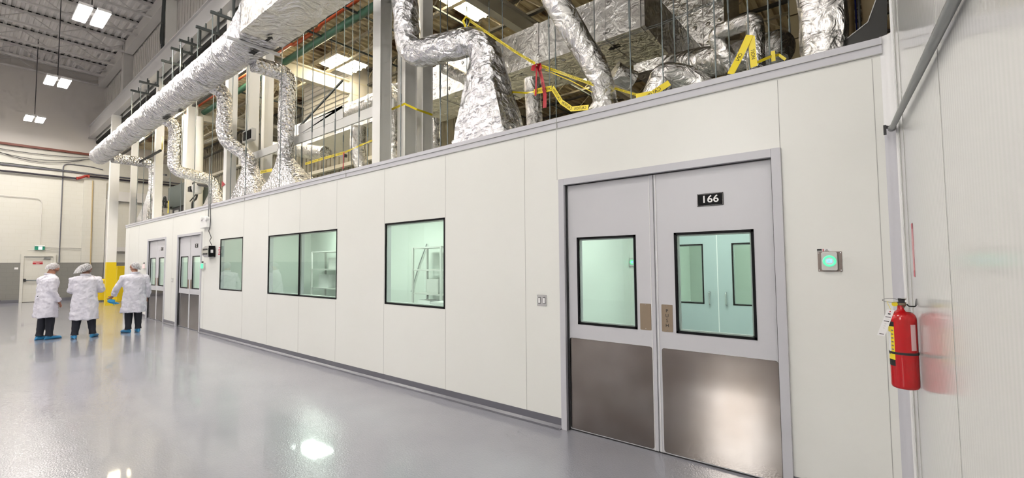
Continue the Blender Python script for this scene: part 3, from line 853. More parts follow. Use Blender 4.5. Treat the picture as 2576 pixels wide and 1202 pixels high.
# diagonal drop
branch('slanting foil duct that drops diagonally to a crumpled neck, right of the red tape',
       [(-1.30, -.42, 5.79), tuple(at(1392, -10, 'y', -.05)), tuple(at(1512, 195, 'y', .35)), tuple(at(1522, 262, 'y', .42))], [.15, .125], (at(1524, 270, 'y', .42).x, .45, RZ), .22, .2, 3.36, m=M_foils, fil=.15)
# right-hand cluster
def at3(px, py, y): return tuple(at(px, py, 'y', y))
t = thing('branch_duct', 'fat foil bend rising from the roof and running right behind the rods', 'duct', at3(1650, 230, .6), 'foil-wrapped branch ducts')
mb = MB(); foil_tube(mb, [at3(1632, 275, .55), at3(1672, 180, .6), at3(1735, 200, .75), at3(1790, 240, .8)], .125, fil=.13, amp=.02); mb.build('bend', M_foils, t, smooth=True)
t = thing('header_duct', 'horizontal foil header duct low behind the parapet, ending in a blunt cap', 'duct', at3(1800, 160, 1.5))
mb = MB(); foil_tube(mb, [at3(1690, 172, 1.9), at3(1958, 122, 1.25)], .175, amp=.025); e0, e1 = Vector(at3(1690, 172, 1.9)), Vector(at3(1958, 122, 1.25)); dn = (e1-e0).normalized(); mb.tube([e1-dn*.02, e1+dn*.04, e1+dn*.09, e1+dn*.115, e1+dn*.12], [.172, .165, .13, .07, .01], 28); mb.build('run', M_foils, t, smooth=True)
t = thing('loop_duct', 'square foil loop duct rising from the header and back down', 'duct', at3(1860, 80, 1.0))
mb = MB(); foil_tube(mb, [at3(1845, 172, 1.25), at3(1796, 86, 1.1), at3(1900, 48, .95), at3(1902, 190, .8)], .082, fil=.10, amp=.014); mb.build('run', M_foils, t, smooth=True)
t = thing('riser_duct', 'wide vertical foil duct at the right end of the parapet', 'duct', at3(2068, 120, .42))
mb = MB(); q = at(2068, 60, 'y', .42)
rs = []
for k in range(26):
    z = RZ+k*.12; w_ = .145+.045*min(1, k/8)
    rs.append([crumple(p, Vector((q.x, .42, z)), .028, 6) for p in rect_ring(q.x+.01, .42, w_, .16, z, 48, .35)])
mb.rings(rs); mb.build('run', M_foils, t, smooth=True)
# ------------------------------------------------------------------ second, rectangular duct and plenum behind
y0, y1, z0, z1 = 2.0, 3.05, 4.90, 5.56
def panel_box(mb, x0, x1, y0, y1, z0, z1, amp=.012, step=.12):
    nx = max(2, int((x1-x0)/step)); rs = []
    for k in range(nx+1):
        x = x0+(x1-x0)*k/nx; ring = []
        for j in range(56):
            a = 2*PI*j/56; c_, s_ = math.cos(a), math.sin(a); qq = max(abs(c_), abs(s_))
            p_ = Vector((x, (y0+y1)/2+c_/qq*(y1-y0)/2, (z0+z1)/2+s_/qq*(z1-z0)/2))
            ring.append(crumple(p_, Vector((x, (y0+y1)/2, (z0+z1)/2)), amp, 3))
        rs.append(ring)
    return mb.rings(rs)
t = thing('rectangular_duct', 'big rectangular foil-faced duct marked with an airflow arrow underneath', 'duct', (-3, 2.5, 4.9))
mb = MB(); panel_box(mb, -12, -.92, y0, y1, z0, z1); mb.build('casing', M_sheet, t, smooth=True, autos=35)
mb = MB(); x = -7.5
while x < -1: MB().box(x-.045, x+.045, y0-.012, y1+.01, z0-.012, z1+.012).build('joint_band', M_sheet, t); x += 1.2
mb = MB(); random.seed(3)
x = -6.9
while x < -1.1:
    for (yy, zz, ax) in ((y0-.004, z0+.12, 'y'), (y0-.004, z1-.14, 'y'), (y0+.18, z0-.004, 'z'), (y0+.72, z0-.004, 'z')):
        q_ = MB(); xx = x+random.uniform(-.04, .04)
        if ax == 'y': q_.lathe((xx, yy, zz), [(.035, 0), (.03, .008), (.008, .014)], 10, 'y')
        else: q_.lathe((xx, yy, zz), [(.035, 0), (.03, -.008), (.008, -.014)], 10)
        q_.build('fixing_washer', M_foils, t)
    x += .42
mb = MB(); p = at(1545, 120, 'z', z0-.014); arrow(mb, (p.x, p.y, z0-.018), (-1, 0, 0), (0, 1, 0), .20, .10); mb.build('flow_arrow', M_blk_ink, t)
p = at(1586, 108, 'z', z0-.014)
text('lettering', 'SUPPLY AIR', (p.x, p.y, z0-.02), (1, 0, 0), (0, -1, 0), .055, M_blk_ink, t)
p = at(1278, 203, 'z', z0-.014); text('lettering', 'SUPPLY AIR', (p.x, p.y, z0-.02), (1, 0, 0), (0, -1, 0), .05, M_blk_ink, t)
def ax_(px, py): return at(px, py, 'x', -.92)
A_, B_, C_, D_ = Vector((-.92, 2.02, 4.92)), ax_(1682, 148), ax_(1756, 121), ax_(1645, -5)
t = thing('transition_duct', 'dark-faced tapering duct end joining the big rectangular duct to the plenum', 'duct', (-1.1, 3.1, 4.8))
mb = MB(); mb.prism([A_+Vector((.003, 0, 0)), B_+Vector((.003, 0, 0)), C_+Vector((.003, 0, 0)), D_+Vector((.003, 0, 0)), Vector((-.917, 2.02, D_.z))], (.05, 0, 0)); mb.build('casing', M_sheet, t)
yp = C_.y+.06
t = thing('plenum_box', 'tall gold-lit sheet metal plenum behind the rectangular duct', 'duct', (-.6, yp, 4.9))
xa, xb, zb_ = -2.2, at(1822, 60, 'y', yp).x, at(1790, 132, 'y', yp).z
mb = MB(); panel_box(mb, xa, xb, yp, yp+1.2, zb_, 7.95, amp=.02); mb.build('casing', M_sheet, t, smooth=True, autos=35)
MB().box(xb-.42, xb-.36, yp-.02, yp, zb_, 7.9).build('joint_band', M_sheet, t)
for x in (xb-.85, xb-.5, xb-.28, xb-.08):
    for z in (zb_+.2, zb_+.55, zb_+.9, zb_+1.3): MB().lathe((x, yp-.004, z), [(.04, 0), (.03, .01), (.01, .016)], 10, 'y').build('fixing_washer', M_foils, t)
t = thing('low_duct', 'low rectangular foil duct just showing above the parapet', 'duct', (-2, 2.2, 3.7))
mb = MB(); panel_box(mb, -3.2, -.8, 2.6, 3.2, 3.11, 4.02); mb.build('casing', M_sheet, t, smooth=True, autos=35)
mb = MB(); foil_tube(mb, [at3(1338, 200, 1.2), at3(1346, 330, 1.2), (at3(1346, 330, 1.2)[0], 1.2, RZ)], .115, amp=.006); one('round_drop', mb, M_foils, 'straight vertical foil pipe behind the red danger tape', 'duct', smooth=True)
mb = MB(); foil_tube(mb, [at3(902, 318, 1.8), at3(898, 380, 1.8), at3(915, 430, 1.9), (at3(915, 430, 1.9)[0], 1.9, RZ)], .17, amp=.012); one('round_drop', mb, M_foils, 'vertical foil pipe left of the nearest white column', 'duct', smooth=True)
mb = MB(); foil_tube(mb, [at3(858, 295, 1.4), at3(1000, 235, 1.4)], .155, amp=.01); one('spiral_duct', mb, M_foils, 'foil-wrapped round duct lying above the pale beam', 'duct', smooth=True)
mb = MB(); foil_tube(mb, [at3(1095, 300, 1.8), at3(1098, 385, 1.8), (at3(1098, 385, 1.8)[0], 1.8, RZ)], .09, amp=.01); one('round_drop', mb, M_foils, 'thin foil riser beside the rear white column', 'duct', smooth=True)
mb = MB(); foil_tube(mb, [at3(994, 215, 1.9), at3(990, 300, 1.9), at3(990, 400, 1.9), (at3(990, 400, 1.9)[0], 1.9, RZ)], .13, amp=.012); one('round_drop', mb, M_foils, 'foil riser glimpsed between the nearest two white columns', 'duct', smooth=True)
mb = MB(); foil_tube(mb, [at3(690, 372, 1.6), at3(820, 385, 1.9)], .17, amp=.015); one('cross_duct', mb, M_foils, 'short foil duct crossing behind the flared branch', 'duct', smooth=True)
mb = MB(); foil_tube(mb, [at3(1545, 180, 1.3), at3(1590, 205, 1.5)], .13, amp=.02); one('stub_duct', mb, M_foils, 'crumpled foil stub behind the slanting duct', 'duct', smooth=True)
mb = MB(); foil_tube(mb, [at3(1120, 172, 1.3), at3(1190, 205, .9)], .10, amp=.01); one('stub_duct', mb, M_foils, 'foil elbow stub under the largest elbow', 'duct', smooth=True)

# ------------------------------------------------------------------ pipes
one('sprinkler_main', MB().tube([(-19, 1.72, 7.3), (-12, 1.72, 7.3), (2, 1.72, 7.3)], .088, 14), M_green, 'thick dark green pipe running under the low roof', 'pipe', smooth=True)
one('drain_pipe', MB().tube([(-19, 1.53, 7.5), (-10.4, 1.53, 7.5), (-10.2, 1.53, 7.42), (-8.9, 1.53, 7.42), (-8.75, 1.53, 7.5), (1, 1.53, 7.5)], .05, 12), M_orange, 'orange red pipe running beside the square duct', 'pipe', smooth=True)
one('conduit_stub', MB().bar(at(752, 320, 'y', 1.4), at(862, 202, 'y', 1.4), .035, .035), M_strut, 'dark slanting strut above the pale beam', 'strut')
XW = XL+.06
one('sprinkler_pipe', MB().tube([(XW+.08, -13, 6.06), (XW+.08, -.15, 6.03), (XW+.16, .0, 6.14), (XW+.08, .2, 6.2), (XW+.08, 4.3, 6.17)], .045, 10), M_pipeblk, 'black horizontal pipe along the far wall with a red fitting', 'pipe', smooth=True)
mb = MB(); mb.tube([(XW+.08, -.22, 6.03), (XW+.14, -.05, 6.1), (XW+.15, .06, 6.17), (XW+.08, .2, 6.2)], .062, 10)
for y in (-.22, .2): mb.box(XW+.02, XW+.16, y-.03, y+.03, 5.97 if y < 0 else 6.12, 6.1 if y < 0 else 6.27)
one('pipe_coupling', mb, M_redfit, 'red elbow coupling on the black far-wall pipe', 'fitting')
one('wall_conduit', MB().tube([(XW, -13, 6.36), (XW, 5, 6.33)], .035, 8), M_trimdk, 'blue-grey conduit above the black pipe on the far wall', 'pipe')
one('wall_conduit', MB().tube([(XW, -13, 6.45), (XW, -2, 6.42), (XW, .8, 6.35)], .016, 8), M_strut, 'thin conduit running above the blue-grey one', 'pipe')
one('cable_tray', MB().box(XL+.04, XL+.16, -13, .62, 7.26, 7.36), M_pipered, 'rust red rail with cables along the top of the block wall', 'rail')
for k in range(3):
    mb = MB(); a, b_ = -4.6+k*.5, .9-.2*k
    mb.tube([(XW+.05, a+(b_-a)*j/14, 7.22-(.35+.12*k)*math.sin(PI*j/14)*(1 if k else .6)) for j in range(15)], .014, 6)
    one('slack_cable', mb, M_cable, ORD[k]+' sagging cable slung below the red rail', 'cable', 'sagging cables on the far wall')
one('wall_conduit', MB().tube(fillet([(XW, -.72, 1.85), (XW, -.72, 6.72), (XW, .3, 6.72), (XW, .75, 6.62)], .25), .02, 8), M_trimdk, 'vertical conduit right of the exit door bending at its top', 'pipe')
one('wall_conduit', MB().tube([(XW+.08, .40, 1.5), (XW+.08, .36, 6.0)], .024, 8), M_tan, 'brown vertical conduit left of the corner column', 'pipe')
one('wall_conduit', MB().tube(fillet([(XW, -1.39, 2.72), (XW, -1.39, 4.9), (XW, -4.5, 4.95)], .25), .014, 8), M_clad2, 'thin conduit loop above the exit sign', 'pipe')
one('wall_conduit', MB().tube([(XW, -1.2, 2.58), (XW, 1.0, 2.56)], .016, 8), M_clad2, 'thin horizontal conduit running right from the exit sign', 'pipe')
one('wall_conduit', MB().tube([(XW, -1.78, 2.44), (XW, -.72, 2.44)], .012, 8), M_clad2, 'thinnest conduit just above the exit door', 'pipe')
# lower crossing beams beyond the corner
for k, (z, y0, y1) in enumerate(((5.05, .95, 4.5), (2.42, 1.0, 4.5))):
    mb = MB(); mb.box(XL+.02, XL+.22, y0, y1, z, z+.5 if k == 0 else z+.22)
    one('wall_girt', mb, M_girder, ('upper' if k == 0 else 'lower')+' grey girt across the far wall past the corner', 'beam')
one('corner_post', MB().box(XL+.02, XL+.25, .92, 1.08, 0.14, 5.1), M_girder, 'grey steel post in the far corner by the yellow column', 'column')

# ------------------------------------------------------------------ unistrut brackets on the girder, with their rods
k = 0
for px, py in ((330, 227), (352, 205), (408, 152), (432, 121), (452, 101), (495, 67), (532, 30)):
    p = at(px, py, 'y', -.30)
    t = thing('strut_bracket', 'dark strut bracket cantilevered from the girder, '+ORD[k]+' from the far end', 'bracket', (p.x, p.y, p.z), 'strut brackets on the girder')
    MB().box(p.x-.03, p.x+.03, -.32, .20, p.z-.03, p.z+.03).build('channel', M_strut, t)
    MB().box(p.x-.02, p.x+.05, .14, .18, p.z+.03, max(8.18, p.z+.06)).build('beam_clamp', M_strut, t)
    MB().box(p.x-.02, p.x+.02, -.12, -.09, p.z+.03, p.z+.16).build('bolt', M_strut, t)
    MB().cyl((p.x, -.27, 6.25), (p.x, -.27, p.z), .009, 6).build('rod', M_gal, t)
    k += 1
# ------------------------------------------------------------------ threaded hanger rods
random.seed(11)
near = [(1008, .13), (1108, .5), (1126, .8), (1175, .16), (1232, .7), (1266, .6), (1384, .18), (1400, .9), (1500, .7), (1590, .2), (1672, .15), (1703, .7),
        (1738, .9), (1806, .25), (1842, .9), (1892, .14), (1944, .25), (1975, .9), (1997, 1.6),
        (815, .2), (785, .15), (843, .5), (864, .9), (885, 1.3), (903, .5), (925, .9),
        (706, .2), (620, .25), (583, .3), (535, .35), (460, .4), (432, .3), (410, .5), (385, .7), (365, .3), (350, .6), (492, .8), (655, 1.0), (745, 1.4), (760, .9)]
near.sort()
for k, (px, y) in enumerate(near):
    p = at(px, 330, 'y', y)
    mb = MB(); r_ = .006 if p.x > -3 else .008 if p.x > -8 else .010
    mb.cyl((p.x, y, RZ), (p.x, y, 7.95 if y > .55 else 7.9), r_, 6)
    mb.cyl((p.x, y, 3.9+.4*random.random()), (p.x, y, 4.1+.4*random.random()), r_*1.7, 6)
    side = 'left' if px < 760 else 'middle' if px < 1450 else 'right'
    grp = [q for q in near if ('left' if q[0] < 760 else 'middle' if q[0] < 1450 else 'right') == side]
    one('hanger_rod', mb, M_gal, 'thin steel hanger rod, %s from the left in the %s bunch' % (ORD[grp.index((px, y))], side), 'rod', 'steel hanger rods')
def at3_(px, py, y): return at(px, py, 'y', y)
# ------------------------------------------------------------------ far wall door, signs, bins
root = thing('door_4', None, None, (XL, -1.4, 0)); root['kind'] = 'structure'
mb = MB(); mb.box(XL, XL+.10, -1.99, -1.89, 0, 2.24); mb.box(XL, XL+.10, -.93, -.83, 0, 2.24); mb.box(XL, XL+.10, -1.89, -.93, 2.14, 2.24); mb.build('door_frame', M_block, root)
leaf = MB().box(XL+.005, XL+.06, -1.885, -.935, .02, 2.135).build('door_leaf', M_block, root)
MB().cyl((XL+.13, -1.84, 1.03), (XL+.13, -.99, 1.0), .022, 10).build('push_bar', M_gal, leaf)
MB().box(XL+.06, XL+.16, -1.88, -1.80, .97, 1.10).build('latch_box', M_blackm, leaf)
MB().box(XL+.06, XL+.13, -1.25, -1.02, 2.02, 2.10).bar((XL+.12, -1.85, 2.11), (XL+.12, -1.1, 2.07), .02, .02).build('door_closer', M_gal2, leaf)
sg = MB().box(XL+.06, XL+.066, -1.60, -1.27, 1.77, 1.90).build('warning_sign', M_signred, leaf)
text('lettering', 'EMERGENCY', (XL+.068, -1.435, 1.86), (0, 1, 0), (0, 0, 1), .042, M_text, sg)
text('lettering', 'EXIT', (XL+.068, -1.435, 1.80), (0, 1, 0), (0, 0, 1), .042, M_text, sg)
t = thing('exit_sign', 'green running man exit sign above the far emergency door', 'sign', (XL+.04, -1.39, 2.45))
MB().box(XL, XL+.09, -1.56, -1.23, 2.45, 2.62).build('housing', M_exitg, t)
MB().box(XL, XL+.12, -1.56, -1.23, 2.62, 2.68).build('top_cover', M_white, t)
mb = MB(); mb.box(XL+.09, XL+.092, -1.44, -1.31, 2.46, 2.61); pn = mb.build('pictogram_panel', M_exitw, t)
mb = MB(); X_ = XL+.0925
mb.lathe((X_, -1.385, 2.585), [(.012, 0), (.012, .001)], 10)
mb.bar((X_, -1.385, 2.57), (X_, -1.375, 2.525), .006, .02, (1, 0, 0)); mb.bar((X_, -1.375, 2.53), (X_, -1.345, 2.495), .006, .012, (1, 0, 0)); mb.bar((X_, -1.375, 2.53), (X_, -1.395, 2.48), .006, .012, (1, 0, 0))
mb.bar((X_, -1.383, 2.565), (X_, -1.355, 2.545), .006, .009, (1, 0, 0)); mb.bar((X_, -1.386, 2.565), (X_, -1.415, 2.545), .006, .009, (1, 0, 0))
mb.build('running_figure', M_exitg, pn)
one('wall_notice', MB().box(XL, XL+.01, -2.17, -2.05, 1.54, 1.63), M_white, 'small white notice on the grey wall left of the exit door', 'notice')
t = thing('wheeled_bin', 'yellow lidded bin standing behind the middle person', 'bin', (-27, .42, 0))
mb = MB(); mb.rings([[Vector((-27+sx*w_, .40+sy*w_, z)) for sx, sy in ((-1, -1), (1, -1), (1, 1), (-1, 1))] for z, w_ in ((.06, .17), (.95, .22))]); mb.build('tub', M_yellow, t, bevel=.01)
mb = MB(); mb.rings([[Vector((-27+sx*w_, .40+sy*w_, z)) for sx, sy in ((-1, -1), (1, -1), (1, 1), (-1, 1))] for z, w_ in ((.95, .25), (1.0, .25), (1.06, .18))]); mb.build('lid', M_yellow, t)
for s_ in (-1, 1): MB().cyl((-27.1, .40+s_*.19, .06), (-27.1, .40+s_*.22, .06), .06, 12).build('wheel', M_blackm, t)
one('bin_stand', MB().box(-27.1, -26.9, .64, .78, 0, .8), M_dark, 'dark upright block beside the yellow lidded bin', 'stand', bevel=.01)
t = thing('storage_cabinet', 'yellow safety cabinet half hidden behind the yellow-footed column', 'cabinet', (-26.2, 1.0, 0))
MB().box(-26.5, -26.0, .86, 1.30, 0, 1.66).build('body', M_yellow, t, bevel=.01)
MB().box(-26.0, -25.985, .88, 1.28, .06, 1.6).build('door', M_yellow, t)
MB().box(-25.985, -25.96, .93, .95, .85, 1.0).build('handle', M_blackm, t)
t = thing('trolley_wheel', 'black caster wheel cut off by the left picture edge', 'wheel', (-29.0, -2.62, 0))
MB().cyl((-29.0, -2.66, .09), (-29.0, -2.60, .09), .09, 16).build('tyre', M_blackm, t)
MB().box(-29.06, -28.94, -2.7, -2.58, .09, .2).build('fork', M_blackm, t)
# ------------------------------------------------------------------ plant on the clean room roof, far half
y = 1.45
def ay(px, py, yy=None): return at(px, py, 'y', y if yy is None else yy)
a, b_ = ay(425, 440), ay(476, 515)
t = thing('equipment_cabinet', 'dark green-grey equipment cabinet on the roof behind a foil branch', 'cabinet', ((a.x+b_.x)/2, y, RZ))
x0, x1 = ay(421, 450).x+.15, ay(477, 460).x; zt_, zm = ay(477, 453).z, ay(477, 511).z
MB().box(x0, x1, y, y+.7, zm, zt_).build('body', M_cabinet, t, bevel=.01)
MB().box(x0+.5, x1-.15, y+.05, y+.65, RZ, zm).build('base_unit', M_blackm, t)
MB().box(x0+.8, x0+1.3, y+.03, y+.05, RZ+.1, zm-.12).build('filter_frame', M_device, t)
MB().box(x1-.25, x1-.08, y-.006, y, zm+.05, zm+.09).build('name_plate', M_black, t)
mb = MB(); p, q = ay(497, 468, 1.2), ay(480, 515, 1.2)
t = thing('valve_assembly', 'black valve pipework with a white actuator beside the cabinet', 'valve', (p.x, 1.2, RZ))
MB().tube([ay(488, 462, 1.2), ay(530, 468, 1.2)], .06, 12).build('pipe', M_blackm, t, smooth=True)
MB().lathe((p.x, 1.2, p.z-.12), [(.02, -.16), (.13, -.12), (.17, .02), (.17, .12), (.1, .2), (.02, .22)], 16).build('actuator', M_white, t, smooth=True)
MB().tube(fillet([ay(497, 480, 1.2), ay(494, 500, 1.2), ay(484, 508, 1.2), Vector((ay(484, 508, 1.2).x, 1.2, RZ))], .1), .03, 8).build('drop_pipe', M_blackm, t, smooth=True)
MB().tube([ay(478, 506, 1.2), ay(486, 497, 1.2), ay(492, 490, 1.2)], .02, 6).build('hose', M_blackm, t)
MB().box(ay(481, 470, 1.2).x, ay(487, 470, 1.2).x, 1.1, 1.3, ay(484, 482, 1.2).z, ay(484, 470, 1.2).z).build('switch_box', M_blackm, t)
for k, (pa, pb) in enumerate((((382, 435), (418, 440)), ((380, 502), (420, 508)), ((382, 518), (430, 522)))):
    one('pipe_rail', MB().bar(ay(*pa, 1.1), ay(*pb, 1.1), .06, .06), M_blackm, ('highest', 'middle', 'lowest')[k]+' of three short black rails left of the cabinet', 'rail', 'short black rails by the cabinet')
t_ = MB(); p = ay(414, 508, 1.05); t_.tube([p+Vector((.16*math.cos(q), 0, .20*math.sin(q))) for q in [2*PI*j/14 for j in range(15)]], .03, 8)
one('cable_coil', t_, M_blackm, 'small black coil hooked on the rails by the cabinet', 'coil')
p = ay(424, 505, 1.0); one('caution_strip', MB().box(p.x-.05, p.x+.05, .99, 1.0, ay(422, 536, 1.0).z, p.z), M_ytape, 'short yellow caution strip hanging left of the cabinet', 'tape')
one('strut_bar', MB().bar(ay(352, 407, .28), ay(405, 378, .28), .05, .06), M_blackm, 'short black strut slanting across under the duct end', 'strut')
p = ay(408, 362, .28); one('yellow_tag', MB().box(p.x-.06, p.x+.06, .275, .285, ay(405, 378, .28).z, ay(405, 346, .28).z), M_ytape, 'pale yellow strip fixed to the column under the duct', 'tag')
p = ay(563, 463, .28); one('warning_flag', MB().prism([ay(558, 455, .28), ay(558, 470, .28), ay(566, 463, .28)], (0, .004, 0)), M_redtape, 'small red triangular flag on the white column above the roof', 'flag')
one('vent_pipe', MB().tube([Vector((ay(503, 430, 1.5).x, 1.5, RZ)), ay(503, 295, 1.5)], .12, 14), M_colw, 'slim white vertical pipe right of the wide white column', 'pipe', smooth=True)
p = ay(454, 420, 1.6); q = ay(489, 420, 1.6); one('wide_panel', MB().box(p.x, q.x, 1.6, 1.62, ay(470, 432, 1.6).z, 7.9), M_colw, 'tall flat white panel between two foil branches', 'panel')
# camera box on a column
yb = .775
p, q = at(621, 334, 'y', yb), at(644, 352, 'y', yb)
t = thing('camera_box', 'small box with a dark lens on the white column with conduits', 'camera', ((p.x+q.x)/2, yb, q.z))
MB().box(p.x, q.x, yb-.10, yb, q.z, p.z).build('housing', M_device, t)
MB().box(p.x+.08, q.x-.04, yb-.12, yb-.10, q.z+.04, p.z-.04).build('lens_window', M_black, t)
for k in range(4): one('column_conduit', MB().tube([Vector((GX[1]+.04+k*.045, .78, 5.0)), Vector((GX[1]+.05+k*.04+.01*(k % 2), .775, 6.4)), Vector((GX[1]+.04+k*.045, .78, 7.9))], .012, 6), M_device, ORD[k]+' grey cable from the left on the conduit-carrying column', 'cable', 'cables on the column')
# hanging hood with louvres
y = 3.7
p, q = at(765, 198, 'y', y), at(880, 285, 'y', y)
t = thing('louvred_hood', 'large grey louvred metal hood hung behind the hanger rods', 'hood', ((p.x+q.x)/2, y, q.z))
MB().box(p.x, q.x, y, y+.85, at(770, 275, 'y', y).z-.6, at(765, 198, 'y', y).z-.2).build('casing', M_clad2, t)
k = 0; z = at(770, 275, 'y', y).z-.5; z1 = p.z-.3
while z < z1: MB().bar((p.x+.1, y-.02, z), (q.x-.1, y-.02, z), .05, .03).build('louvre', M_clad, t); z += .16
one('hood_support', MB().box(p.x-.6, q.x+.6, y-.25, y-.1, at(770, 275, 'y', y).z-.78, at(770, 275, 'y', y).z-.66), M_cream, 'pale support rail below the louvred hood', 'rail')

for k, (pa, pb, yy, w_, m_) in enumerate((((785, 345), (842, 395), 3.2, .09, M_cream), ((700, 372), (870, 392), 3.6, .10, M_trimdk), ((650, 300), (760, 345), 3.9, .12, M_cream), ((690, 245), (930, 330), 4.3, .12, M_cream), ((480, 370), (552, 345), 3.3, .12, M_cream), ((470, 340), (560, 352), 4.0, .08, M_strut))):
    one('brace_beam', MB().bar(at3_(*pa, yy), at3_(*pb, yy), w_, w_), m_, ORD[k]+' of the cross members seen behind the middle branch ducts, counted from the front', 'beam', 'cross members behind the branch ducts')
# ------------------------------------------------------------------ small things on the clean room front
def emergency_light():
    a, b_ = at(514, 554, 'y', 0), at(531, 572, 'y', 0)
    t = thing('emergency_light', 'white twin-head emergency light high on the wall right of the second door', 'light', ((a.x+b_.x)/2, 0, b_.z))
    MB().box(a.x, b_.x, -.09, 0, b_.z, a.z).build('housing', M_white, t, bevel=.01)
    for px in (511, 522):
        p = at(px, 550, 'y', -.07); MB().lathe((p.x, -.02, p.z), [(.03, 0), (.055, .04), (.06, .1), (.02, .11)], 14, 'y').build('lamp_head', M_white, t, smooth=True)
emergency_light()
p = at(526, 535, 'y', -.02); x_ = at(527, 516, 'y', -.02).x
one('cable_conduit', MB().cyl((x_, -.035, at(527, 552, 'y', -.02).z), (x_, -.035, 4.3), .013, 8), M_gal2, 'thin conduit dropping over the parapet to the emergency light', 'conduit')
one('power_cable', MB().tube(fillet([at(529, 512, 'y', -.05), at(530, 550, 'y', -.10), at(528, 572, 'y', -.10), at(525, 581, 'y', -.05), at(532, 598, 'y', -.05), at(527, 605, 'y', -.05), at(534, 619, 'y', -.05)], .06, 4), .008, 6), M_cable, 'dark cable zigzagging down to the polished steel box', 'cable')
a, b_ = at(516, 621, 'y', -.0), at(541, 647, 'y', -.0)
t = thing('wall_unit', 'polished steel eight-sided box with a black face beside the second door', 'unit', ((a.x+b_.x)/2, 0, b_.z))
x0, x1 = -11.12, -10.68; z0, z1 = 1.845, 2.12
mb = MB(); c_ = .07
mb.prism([Vector((x0, -.16, z0+c_)), Vector((x0, -.16+c_, z0)), Vector((x0, -.02, z0)), Vector((x0, -.02, z1)), Vector((x0, -.16+c_, z1)), Vector((x0, -.16, z1-c_))], (x1-x0, 0, 0)); mb.build('casing', M_chrome, t)
MB().box(x1, x1+.012, -.15, -.02, z0+.01, z1-.01).build('black_face', M_black, t)
for z in (z0+.06, z1-.11):
    MB().box(x0+.1, x1-.06, -.166, -.16, z, z+.04).build('slot', M_blackm, t)
MB().box(x1+.012, x1+.016, -.11, -.06, 1.95, 2.02).build('indicator', M_white, t)
MB().box(x0+.1, x0+.2, -.02, 0, z0+.05, z1-.05).build('wall_bracket', M_blackm, t)
def status_panel(px0, py0, px1, py1, m, label):
    a, b_ = at(px0, py0, 'y', 0), at(px1, py1, 'y', 0)
    t = thing('status_panel', label, 'panel', ((a.x+b_.x)/2, 0, b_.z))
    MB().box(a.x, b_.x, -.035, 0, b_.z, a.z).build('plate', M_device, t)
    MB().box(a.x+.02, b_.x-.06, -.045, -.035, b_.z+.02, a.z-.02).build('lit_face', m, t)
    MB().box(a.x+.03, a.x+.07, -.03, 0, a.z, a.z+.035).build('label_plate', M_blk_ink, t)
status_panel(509.5, 661, 517, 677, M_ring, 'small green-lit door status panel beside the polished steel box')
status_panel(363, 663, 368, 676, M_redlit, 'small pale red door status panel left of the farthest double door')
p = at(547, 640, 'y', 0)
t = thing('wall_sticker', 'faint red lettered sticker right of the polished steel box', 'sticker', (p.x, 0, 1.9))
for k in range(4): MB().box(-10.52+.03*(k % 2), -10.38, -.0015, 0, 1.90+k*.05, 1.925+k*.05).build('line', M_lightred, t)
def switch(x0, x1, z0, z1, label, gangs):
    t = thing('light_switch', label, 'switch', ((x0+x1)/2, 0, z0))
    mb = MB(); mb.prism(rounded(x0, x1, z0, z1, -.006, .006), (0, .006, 0)); mb.build('cover_plate', M_chrome if gangs == 2 else M_device, t)
    w_ = (x1-x0)/gangs
    for k in range(gangs):
        xa = x0+w_*(k+.28); xb = x0+w_*(k+.78) if gangs == 2 else x0+w_*.7
        s_ = MB().box(xa, xb, -.0068, -.006, z0+.025, z1-.025).build('rocker_surround', M_black, t)
        MB().box(xa+.003, xb-.003, -.011, -.0068, z0+.03, z1-.03).build('rocker', M_white, s_)
switch(-1.283, -1.163, 1.205, 1.319, 'steel double light switch left of the numbered door', 2)
a, b_ = at(431, 699, 'y', 0), at(435.5, 710, 'y', 0); switch(a.x, b_.x+.03, b_.z, a.z, 'small light switch between the two farthest double doors', 1)
